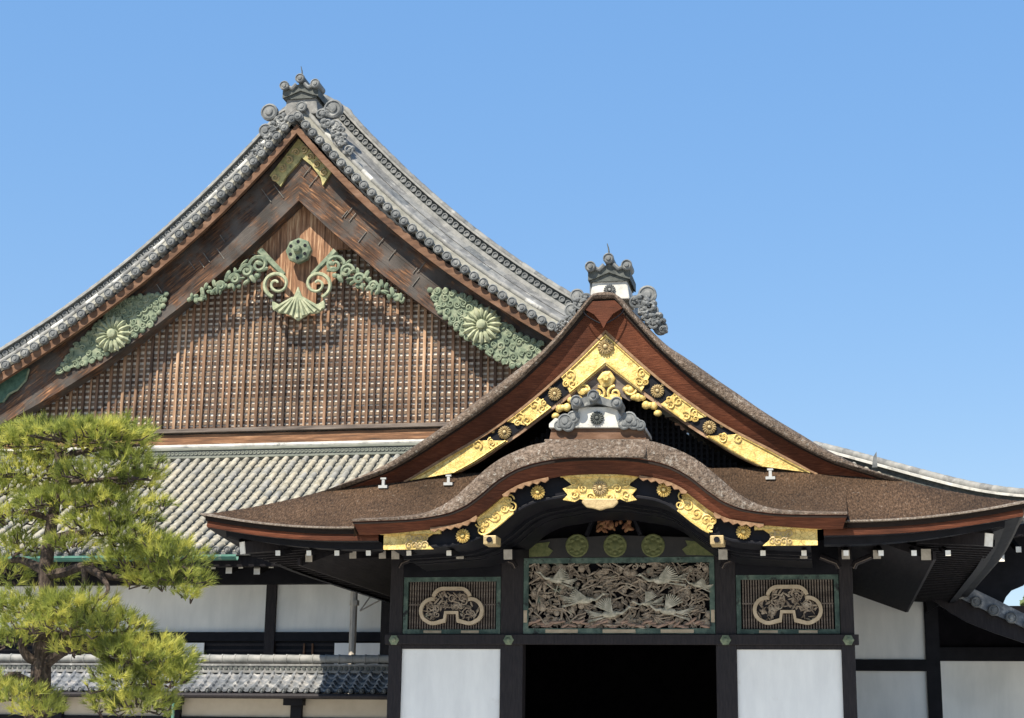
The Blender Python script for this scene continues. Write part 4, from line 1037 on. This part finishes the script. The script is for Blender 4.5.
# gable fittings in verdigris
def leafplate(mb, pts, Y, rnd, r=(.05, .12)):
    for (px, py) in pts:
        w = at(px, py, Y); mb.spiral((w.x, Y, w.z), rnd.uniform(*r), 1.5, rnd.uniform(0, 6), rnd.choice((-1, 1)), .034, 16)
rnd = random.Random(2)
for (cx_, cy_), ax, side, outl in (((113, 334), (.83, -.55), -1, ((58, 372), (72, 350), (100, 322), (118, 302), (140, 296), (166, 294), (163, 306), (150, 325), (128, 341), (100, 358), (78, 366))),
                            ((482, 325), (.8, .6), 1, ((430, 290), (446, 290), (470, 298), (498, 320), (520, 335), (540, 344), (540, 362), (512, 366), (488, 352), (462, 334), (440, 312)))):
    pl = [xz(px, py, 11.87) for px, py in outl]
    v = MB(); v.poly(pl, 11.85, 11.925); ob = v.build('verdigris_plate', M['patina'], hall)
    v = MB()
    x0_, x1_ = min(o[0] for o in outl), max(o[0] for o in outl)
    n_ = 0
    def inside(x, y):
        c_ = False; j = len(outl)-1
        for i in range(len(outl)):
            a_, b_ = outl[i], outl[j]
            if (a_[1] > y) != (b_[1] > y) and x < (b_[0]-a_[0])*(y-a_[1])/(b_[1]-a_[1])+a_[0]: c_ = not c_
            j = i
        return c_
    placed = []
    for tr_ in range(3000):
        x, y = rnd.uniform(x0_, x1_), rnd.uniform(285, 375)
        if inside(x, y) and math.hypot(x-cx_, y-cy_) > 17 and all(math.hypot(x-a_, y-b_) > 6.2 for a_, b_ in placed):
            placed.append((x, y))
    leafplate(v, placed, 11.83, rnd, (.08, .12))
    for i in range(len(outl)):
        a_, b_ = outl[i], outl[(i+1) % len(outl)]; nn = max(2, int(math.hypot(a_[0]-b_[0], a_[1]-b_[1])/7))
        for k in range(nn):
            w = at(a_[0]+(b_[0]-a_[0])*k/nn, a_[1]+(b_[1]-a_[1])*k/nn, 11.85); v.ell((w.x, 11.85, w.z), (.085, .05, .085))
    v.build('arabesque', M['patina'], ob, smooth=True)
    w = at(cx_, cy_, 11.80); v = MB(); v.rosette((w.x, 11.83, w.z), .55, 16, .14, .25); rz = v.build('chrysanthemum_boss', M['patina_pale'], ob, smooth=True)
    v = MB(); v.lathe((w.x, 11.75, w.z), [(.13, 0), (.13, .03), (.1, .05)], n=14); v.build('boss_centre', M['metal_grey'], rz)
pl = [xz(*p, 11.87) for p in ((-14, 405), (-14, 384), (10, 374), (29, 368), (26, 380), (18, 388), (8, 396), (4, 402))]
v = MB(); v.poly(pl, 11.85, 11.925); ob = v.build('verdigris_plate', M['patina_dark'], hall)
v = MB(); v.tube([at(*p, 11.83) for p in ((29, 369), (26, 380), (17, 390), (9, 394), (3, 402))], .03, 5); v.build('scalloped_rim', M['patina'], ob, smooth=True)
# apex plate, greenish gilt
v = MB(); v.poly([xz(*p, 11.87) for p in ((299, 139), (270, 176), (281, 187), (287, 176), (299, 163), (302, 158), (312, 166), (321, 178), (323, 186), (332, 172))], 11.83, 11.92)
ob = v.build('apex_plate', M['patina_gilt'], hall)
v = MB()
for k, (px, py) in enumerate(((275, 177), (282, 168), (289, 160), (296, 152), (304, 149), (310, 156), (317, 164), (324, 172))):
    w = at(px, py, 11.80); v.spiral((w.x, 11.81, w.z), .12, 1.4, k*1.1, 1 if k > 3 else -1, .03, 16)
v.build('gilt_arabesque', M['gold_dull'], ob, smooth=True)
# pendant (gegyo)
GYp = 11.95
def gp(px, py, d=0): return Vector(at(px, py, GYp+d))
v = MB(); c_ = gp(298, 250); v.lathe((c_.x, GYp+.15, c_.z), [(.38, 0), (.37, .12), (.3, .17), (.13, .17), (.1, .32), (.04, .36)], n=8)
hexo = v.build('pendant_boss', M['patina'], hall, smooth=True, angle=30)
v = MB()
for k in range(6):
    an = R(30+60*k); v.lathe((c_.x+.24*math.cos(an), GYp-.02, c_.z+.24*math.sin(an)), [(.05, 0), (.05, .012)], n=10)
v.build('pierced_hole', M['black'], hexo)
v = MB()
body = [(298, 286), (302, 296), (308, 304), (318, 304), (325, 299), (325, 308), (318, 313), (309, 314), (304, 317), (298, 321), (292, 317), (287, 314), (278, 313), (272, 308), (272, 300), (278, 304), (288, 304), (294, 296)]
v.poly([(gp(*p).x, gp(*p).z) for p in body], GYp-.02, GYp+.08); pend = v.build('gable_pendant', M['patina_pale'], hall, bevel=.03)
v = MB()
for k in range(-4, 5):
    a_ = gp(298+k*1.2, 298); b_ = gp(298+k*6, 318-abs(k)*2.0); v.tube([(a_.x, GYp-.04, a_.z), (b_.x, GYp-.04, b_.z)], .035, 6, .06)
v.build('fan_ribs', M['patina_pale'], pend, smooth=True)
for sg in (-1, 1):
    v = MB(); pp = []
    for i in range(40):
        t_ = i/39; an = R(-70)+R(560)*t_; rr = 12.5*(1-t_)**.8+1.5
        px = 298+sg*(20-0+rr*math.cos(an)*1.0); py = 285-rr*math.sin(an)*.95
        w = gp(px, py); pp.append((w.x, GYp-.05-.06*t_, w.z))
    v.tube(pp, .06, 6, .035); v.build('volute', M['patina_pale'], pend, smooth=True)
    v = MB(); pts = [(298+sg*x_, y_) for x_, y_ in ((14, 275), (22, 267), (32, 257), (38, 251))]
    v.tube([tuple(gp(*p)) for p in pts], .07, 6, .11)
    rn = random.Random(5)
    for k in range(46):
        t_ = k/45; x_ = 34+72*t_; ycen = 262+37*t_; spread = 12*(1-t_)**.7+2.5
        px = 298+sg*x_+rn.uniform(-2, 2); py = ycen+rn.uniform(-.7, 1)*spread; w = gp(px, py)
        v.ell((w.x, GYp-rn.uniform(0, .1), w.z), (rn.uniform(.08, .17), .07, rn.uniform(.04, .08)), Matrix.Rotation(rn.uniform(0, 3.14), 3, 'Y'), 7, 4)
    for (x_, y_, r_) in ((38, 266, .28), (50, 272, .2), (62, 280, .16), (76, 287, .13)):
        w = gp(298+sg*x_, y_); v.spiral((w.x, GYp-.1, w.z), r_, 1.5, 0 if sg > 0 else 3.14, sg, .06)
    v.build('leaf_scroll', M['patina'], pend, smooth=True)
# --- corner ridge on the right
hp = []
for s_ in linsp(5.6, -.1, 24):
    x, y = CXR-s_, EY2+s_; hp.append(Vector((x, y, F2(y)+fl2(x, max(y, EY2))-.14-.035*max(0, s_-2.5)**2)))
v = MB(); v.loft([[p+Vector((-.12, -.12, 0)) for p in hp], [p+Vector((-.12, -.12, .18)) for p in hp], [p+Vector((.12, .12, .18)) for p in hp], [p+Vector((.12, .12, 0)) for p in hp]], caps=True); v.build('hip_ridge_course', M['tile_mid2'], hall)
v = MB(); v.loft([[p+Vector((-.09, -.09, .18)) for p in hp], [p+Vector((-.09, -.09, .36)) for p in hp], [p+Vector((.09, .09, .36)) for p in hp], [p+Vector((.09, .09, .18)) for p in hp]], caps=True); v.build('openwork_course', M['tile_dark'], hall)
v = MB(); v.loft([[p+Vector((-.16, -.16, .36)) for p in hp], [p+Vector((-.16, -.16, .42)) for p in hp], [p+Vector((.16, .16, .42)) for p in hp], [p+Vector((.16, .16, .36)) for p in hp]], caps=True); v.build('ridge_ledge', M['tile_white'], hall)
v = MB()
for i in range(len(hp)-1):
    v.cur = int(i % 3 == 0); v.tube([hp[i]+Vector((0, 0, .47)), hp[i+1]+Vector((0, 0, .47))], .1, 8, .092)
v.build('hip_barrel_tiles', [M['tile_mid2'], M['tile_mid']], hall, smooth=True, angle=50)
w = at(874, 455, 9.6)
v = MB(); v.poly([(w.x-.06, w.z-.3), (w.x+.07, w.z-.3), (w.x+.06, w.z+.08), (w.x-.02, w.z-.05)], 9.57, 9.63); v.build('ridge_fin', M['tile_grey'], hall)

# ================================================================= WING at the far right
wing = thing('side_wing', (7, 8.6, 0), 'low side wing with dark beam, white wall and curved tile verge at the right', 'wing')
WG = 8.3
def wp(px, py, d=0): w = at(px, py, WG+d); return Vector((w.x, w.z))
vt = [wp(*p) for p in ((925, 560), (950, 576), (968, 586), (993, 598), (1023, 613), (1060, 632), (1120, 655))]
vb = [wp(*p) for p in ((925, 582), (950, 593), (968, 602), (993, 614), (1023, 627), (1060, 645), (1120, 668))]
v = MB(); v.plate(cat([tuple(p) for p in vt], 20), cat([tuple(p) for p in vb], 20), WG, WG+.5); vg = v.build('verge_tiles', M['tile_blue'], wing)
v = MB()
for p in cat([tuple(p_) for p_ in vb], 12): cap_disc(v, p.x, p.y+.09, WG-.08, .13, .3)
v.build('cap_disc', M['tile_grey'], vg, smooth=True)
v = MB(); v.loft([at_y(cat([tuple(p) for p in vt], 12), WG), at_y(cat([tuple(p+Vector((0, .25))) for p in vt], 12), WG+2.5)]); v.build('roof_slope', M['tile_blue'], wing)
va = [wp(*p) for p in ((925, 582), (950, 593), (968, 602), (993, 614), (1023, 627), (1060, 645), (1120, 668))]
vc = [wp(*p) for p in ((925, 594), (950, 612), (968, 622), (993, 632), (1023, 642), (1060, 655), (1120, 676))]
v = MB(); v.plate([p+Vector((0, -.01)) for p in va], vc, WG+.1, WG+.2); v.build('bargeboard', M['dark_wood'], wing)
x0 = at(938, 650, WG).x
WW = 10.4
x0 = at(938, 650, WW).x
v = MB(); v.bx(x0-.5, 14, WW+.36, WW+.45, 3.5, at(1000, 606, WW+.4).z); v.build('dark_gable', M['dark_room'], wing)
zt, zb_ = at(980, 647, WW+.15).z, at(980, 661, WW+.15).z
v = MB(); v.bx(x0-.1, 14, WW+.15, WW+.35, zb_, zt); v.build('tie_beam', M['black'], wing, bevel=.01)
v = MB(); v.bx(x0, 14, WW+.25, WW+.4, 0, zb_+.01); v.build('plaster_wall', M['plaster_grey'], wing)

# ================================================================= GARDEN WALL
GWY = 2.3
gw = thing('garden_wall', (-9, GWY, 0), 'low roofed garden wall with blue grey tiles and beige plaster left of the porch', 'wall')
def gz(py, px=250, Y=GWY): return at(px, py, Y).z
xa, xb = -16.0, PX['ol'][0]-.002
zr = gz(659); 
v = MB(); n = int((xb-xa)/.27)
for i in range(n):
    x0 = xa+(xb-xa)*i/n; x1 = xa+(xb-xa)*(i+1)/n
    v.tube([(x0, GWY, zr), (x1-.01, GWY, zr)], .09, 10, .082)
    v.lathe((x1-.02, GWY, zr), [(.1, 0), (.1, .03)], axis=(1, 0, 0), n=10)
v.build('ridge_cap_tiles', M['tile_mid2'], gw, smooth=True, angle=50)
zc = gz(664)
v = MB(); v.bx(xa, xb, GWY-.12, GWY+.12, zc-.04, zc); v.bx(xa, xb, GWY-.09, GWY+.09, zc-.13, zc-.041); v.bx(xa, xb, GWY-.14, GWY+.14, zc-.18, zc-.131); v.build('ridge_courses', M['tile_mid'], gw)
v = MB()
for i in range(int((xb-xa)/.11)): v.lathe((xa+.055+i*.11, GWY-.09, zc-.085), [(.04, 0), (.04, .02)], n=8)
v.build('ridge_discs', M['tile_dark'], gw)
zt0 = zc-.16; ye = GWY-.75; ze = gz(692, 250, GWY-.75)
v = MB(); pit = .225; n = int((xb-xa)/pit)
for sgn in (-1, 1):
    for i in range(n):
        x0 = xb-(i+1)*pit
        m_ = 5
        for j in range(m_):
            for k in range(8):
                pass
        vv, ff = [], []
        prof = [(0, 0), (.25, -.035), (.5, -.03), (.68, .02), (.82, .055), (.93, .04), (1.0, 0)]
        for j in range(m_):
            for e in (0, 1):
                t_ = (j+e)/m_; y = GWY+sgn*(.08+(.75-.08)*t_)
                z = zt0+(ze-zt0)*t_-.05*math.sin(math.pi*t_)+(.04 if e else .0)
                for q, dz in prof: vv.append((x0+q*pit, y, z+dz))
            o = j*14
            for q in range(6): ff.append((o+q, o+q+1, o+7+q+1, o+7+q))
            if j: 
                for q in range(6): ff.append((o-7+q, o-7+q+1, o+q+1, o+q))
        v.add(vv, ff)
v.build('roof_tiles', M['tile_blue'], gw, smooth=True, angle=35)
v = MB()
for i in range(n): cap_disc(v, xb-(i+.18)*pit, ze+.03, ye-.01, .055, .1)
v.build('eave_cap_tiles', M['tile_grey'], gw, smooth=True)
v = MB(); v.bx(xa, xb, ye, ye+.1, ze-.07, ze-.02); v.bx(xa, xb, ye+.05, GWY+.7, ze-.1, ze-.071); v.build('eave_board', M['dark_wood'], gw)
zgt = ze-.02
v = MB(); v.tube([(xa, ye-.06, ze-.07), (xb, ye-.06, ze-.07)], .045, 8); v.build('gutter', M['dark_wood'], gw, smooth=True)
v = MB(); v.bx(xa, xb, GWY-.08, GWY+.08, 0, ze-.11); v.build('plaster_wall', M['beige'], gw)
for k in range(6):
    x = at(299, 708, GWY).x-2.55*k
    v = MB(); v.bx(x-.11, x+.11, GWY-.2, GWY-.081, 0, ze-.101); v.bx(x-.2, x+.2, GWY-.4, GWY-.201, ze-.24, ze-.1); v.build('post', M['black'], gw)
x = at(174, 710, ye).x
v = MB(); v.tube([(x, ye-.04, ze-.1), (x, ye-.04, 0)], .035, 8); v.build('downpipe', M['gutter'], gw, smooth=True)
v = MB(); v.bx(xa, xb, GWY-.14, GWY-.082, gz(716), gz(716)+.0+.0-.12+.12+.001) if False else v.bx(xa, xb, GWY-.12, GWY-.082, gz(717)-.15, gz(717)); v.build('wall_rail', M['black'], gw)

# ================================================================= PINE TREE
TYp = -9.0
tree = thing('pine_tree', (at(40, 700, TYp).x, TYp, 0), 'trained garden pine with layered yellow green needle pads at the left', 'pine tree')
def tp(px, py, d=0): return at(px, py, TYp+d)
tb = tp(40, 718)
trunk = [(tb.x+.1, TYp, 0), (tb.x+.03, TYp, 1.0), tuple(tp(40, 700)), tuple(tp(42, 650)), tuple(tp(47, 610)), tuple(tp(46, 570)), tuple(tp(50, 535)), tuple(tp(55, 505)), tuple(tp(60, 480)), tuple(tp(58, 450))]
tc_ = cat(trunk, 40)
v = MB()
def knobby(mb, pts, ra, rb, n=10, seed=0):
    P = [Vector(p) for p in pts]
    mb.tube(P, ra, n, rb)
knobby(v, tc_, .20, .05)
v.build('trunk', M['pine_trunk'], tree, smooth=True)
branches = [
    [(44, 665, 0), (58, 655, -.1), (72, 648, -.2), (90, 650, -.2), (115, 662, -.1), (140, 660, 0), (165, 655, .1)],
    [(42, 655, 0), (32, 660, -.1), (22, 645, -.2), (30, 620, -.3), (40, 615, -.3)],
    [(42, 690, 0), (25, 680, -.2), (10, 675, -.3), (-10, 690, -.3)],
    [(46, 575, 0), (65, 572, -.1), (85, 566, -.2), (100, 575, -.2), (130, 578, -.1), (165, 572, 0), (190, 570, .1)],
    [(46, 572, 0), (30, 563, .1), (15, 560, .2), (-10, 570, .3)],
    [(52, 540, 0), (70, 535, -.2), (90, 532, -.3), (110, 520, -.3), (140, 515, -.2)],
    [(54, 520, 0), (40, 515, -.1), (20, 512, -.2), (-10, 520, -.2)],
    [(58, 485, 0), (75, 482, -.2), (100, 480, -.3), (130, 478, -.2), (150, 480, 0)],
    [(58, 480, 0), (45, 465, .1), (30, 455, .1), (5, 452, .2)],
    [(58, 460, 0), (80, 452, -.1), (110, 448, -.1), (140, 445, 0)],
    [(90, 566, -.2), (104, 580, -.3), (108, 590, -.4), (100, 600, -.4)],
    [(85, 566, -.2), (84, 585, -.2), (78, 600, -.3)],
    [(75, 652, -.2), (60, 640, -.4), (80, 625, -.5), (110, 615, -.4)],
]
for bi, b_ in enumerate(branches):
    v = MB(); knobby(v, cat([tuple(tp(*q)) for q in b_], 16), .075 if bi < 6 else .05, .018, 7, bi); v.build('branch', M['pine_trunk'], tree, smooth=True)
# needle pads: (px, py, rx, ry, depth radius m, depth offset)
pads = [(78, 437, 76, 22, 1.0, 0), (20, 440, 34, 20, .8, .1), (130, 424, 24, 13, .6, .1), (60, 425, 45, 14, .6, 0), (105, 430, 40, 15, .6, -.1),
        (30, 475, 40, 18, .8, 0), (95, 478, 40, 14, .7, -.2), (132, 465, 26, 16, .6, 0), (70, 497, 45, 10, .5, -.1), (140, 480, 22, 12, .5, .1), (5, 490, 22, 20, .6, .1), (110, 495, 20, 10, .4, 0), (155, 503, 14, 6, .3, 0),
        (60, 507, 38, 14, .7, -.3), (15, 520, 28, 14, .6, -.1), (110, 505, 34, 12, .6, -.2), (128, 520, 26, 14, .5, -.2), (90, 525, 30, 10, .5, -.4), (22, 545, 30, 12, .5, .1), (120, 535, 32, 12, .5, -.2), (70, 545, 22, 8, .4, -.4),
        (150, 548, 34, 17, .7, 0), (172, 562, 30, 22, .7, .1), (130, 565, 30, 16, .6, -.1), (178, 580, 26, 16, .6, .1), (6, 575, 14, 20, .5, .2), (150, 582, 26, 10, .5, 0), (187, 595, 10, 7, .3, 0), (60, 577, 12, 9, .3, .2),
        (30, 612, 48, 22, .9, -.3), (85, 612, 36, 22, .8, -.4), (110, 630, 30, 20, .7, -.3), (60, 628, 50, 18, .8, -.5), (15, 640, 26, 10, .5, -.2), (75, 650, 26, 8, .5, -.3), (120, 650, 24, 14, .6, -.2), (130, 618, 12, 8, .3, -.2),
        (140, 660, 36, 24, .8, -.1), (168, 662, 24, 24, .7, 0), (125, 685, 30, 20, .7, -.2), (140, 705, 30, 18, .6, -.1), (160, 682, 22, 16, .5, 0), (105, 705, 14, 12, .4, -.1), (182, 675, 10, 12, .3, 0),
        (15, 700, 36, 16, .8, -.5), (40, 712, 20, 10, .5, -.5), (-5, 690, 20, 14, .6, -.4)]
M['needles'] = None
nm_ = bpy.data.materials.new('pine needles'); nm_.use_nodes = True
nd, lk = nm_.node_tree.nodes, nm_.node_tree.links; pb = nd['Principled BSDF']
tcn = nd.new('ShaderNodeTexCoord'); n1 = nd.new('ShaderNodeTexNoise'); n1.inputs['Scale'].default_value = 2.2; n1.inputs['Detail'].default_value = 8; lk.new(tcn.outputs['Object'], n1.inputs[0])
crn = nd.new('ShaderNodeValToRGB'); lk.new(n1.outputs[0], crn.inputs[0])
el = crn.color_ramp.elements; el[0].position = .35; el[0].color = (.10, .13, .03, 1); el[1].position = .6; el[1].color = (.58, .56, .13, 1)
e_ = el.new(.5); e_.color = (.32, .36, .07, 1)
lk.new(crn.outputs[0], pb.inputs['Base Color']); pb.inputs['Roughness'].default_value = .6
tl = nd.new('ShaderNodeBsdfTranslucent'); lk.new(crn.outputs[0], tl.inputs[0]); mxs = nd.new('ShaderNodeMixShader'); mxs.inputs[0].default_value = .45
lk.new(pb.outputs[0], mxs.inputs[1]); lk.new(tl.outputs[0], mxs.inputs[2]); lk.new(mxs.outputs[0], nd['Material Output'].inputs[0])
rnd = random.Random(21)
SC = (at(100, 600, TYp)-at(101, 600, TYp)).length
crown_v, crown_f = [], []
twig = MB()
for (px, py, rx, ry, rd, off) in pads:
    if py < 450: py += 8
    c_ = tp(px, py, off); 
    nt_ = int(rx*ry*.235)+10; ry *= .93
    for k in range(nt_):
        a_ = rnd.uniform(0, 6.283); q = math.sqrt(rnd.random()); h = rnd.uniform(-1, 1)
        # tufts sit mostly on the upper shell, outline uneven
        dx, dy = math.cos(a_)*q, math.sin(a_)*q
        top_ = math.sqrt(max(0, 1-dx*dx-dy*dy))
        hz = top_*(1-abs(rnd.gauss(0, .55))) if rnd.random() < .8 else -top_*rnd.random()*.7
        jit = 1+.18*math.sin(px*.3+dx*7)+rnd.uniform(-.1, .12)
        p = c_+Vector((dx*rx*SC*jit, dy*rd, hz*ry*SC*jit))
        base = Vector((dx*.8, dy*.8-.1, .55+.5*hz)) + Vector((rnd.gauss(0, .3), rnd.gauss(0, .3), rnd.gauss(0, .25)))
        base.normalize()
        ax = base.orthogonal().normalized(); ay = base.cross(ax)
        nn = 18
        ln = rnd.uniform(.1, .17)
        for j in range(nn):
            an = rnd.uniform(0, 6.283); sp = rnd.uniform(.15, .95)
            d = (base+(ax*math.cos(an)+ay*math.sin(an))*sp).normalized()
            s0 = p+base*rnd.uniform(-.05, .02); tipp = s0+d*ln*rnd.uniform(.8, 1.15)
            sd2 = d.cross(Vector((rnd.gauss(0, 1), rnd.gauss(0, 1), rnd.gauss(0, 1)))).normalized()*.0046
            o = len(crown_v); crown_v += [s0-sd2, s0+sd2, tipp]; crown_f.append((o, o+1, o+2))
        if k % 9 == 0:
            twig.tube([p, p-base*.1+Vector((0, 0, -.03)), p.lerp(c_, .5)+Vector((0, 0, -.06))], .008, 4, .014)
crown = MB(); crown.v = [tuple(p) for p in crown_v]; crown.f = crown_f
nf_ = len(crown.f); o_ = len(crown.v); crown.v += twig.v; crown.f += [tuple(i+o_ for i in q) for q in twig.f]
me = bpy.data.meshes.new('crown'); me.from_pydata(crown.v, [], crown.f); me.update(); me.materials.append(nm_); me.materials.append(M['pine_trunk'])
me.polygons.foreach_set('material_index', [0]*nf_+[1]*len(twig.f))
co = bpy.data.objects.new('crown', me); scene.collection.objects.link(co); co.parent = tree; co.matrix_parent_inverse = Matrix.Translation(-tree.location)

# ================================================================= tree beyond, seen through the gap on the right
bt = thing('broadleaf_tree', (16, 46, 0), 'distant leafy tree seen under the dark eaves at the right edge', 'tree')
v = MB(); v.tube([(16, 46, 0), (16.2, 46, 4), (16, 46, 7)], .3, 8, .12); v.build('trunk', M['pine_trunk'], bt, smooth=True)
rnd = random.Random(9); cv_, cf_ = [], []
for k in range(5000):
    d = Vector((rnd.gauss(0, 1), rnd.gauss(0, 1), rnd.gauss(0, .8)))
    d = d.normalized()*(rnd.random()**.4)
    p = Vector((16, 46, 7.2))+Vector((d.x*4.2, d.y*3, d.z*2.6)); 
    a_ = Vector((rnd.gauss(0, 1), rnd.gauss(0, 1), rnd.gauss(0, 1))).normalized()*.16; b_ = a_.orthogonal()
    o = len(cv_); cv_ += [tuple(p-a_), tuple(p+b_*.6), tuple(p+a_), tuple(p-b_*.6)]; cf_.append((o, o+1, o+2, o+3))
lf = mat('pale spring leaves', [(.06, .09, .03), (.12, .15, .06)], (1, 1, 1), 2, 4, .7, bump=0)
me = bpy.data.meshes.new('crown'); me.from_pydata(cv_, [], cf_); me.update(); me.materials.append(lf)
co = bpy.data.objects.new('crown', me); scene.collection.objects.link(co); co.parent = bt; co.matrix_parent_inverse = Matrix.Translation(-bt.location)
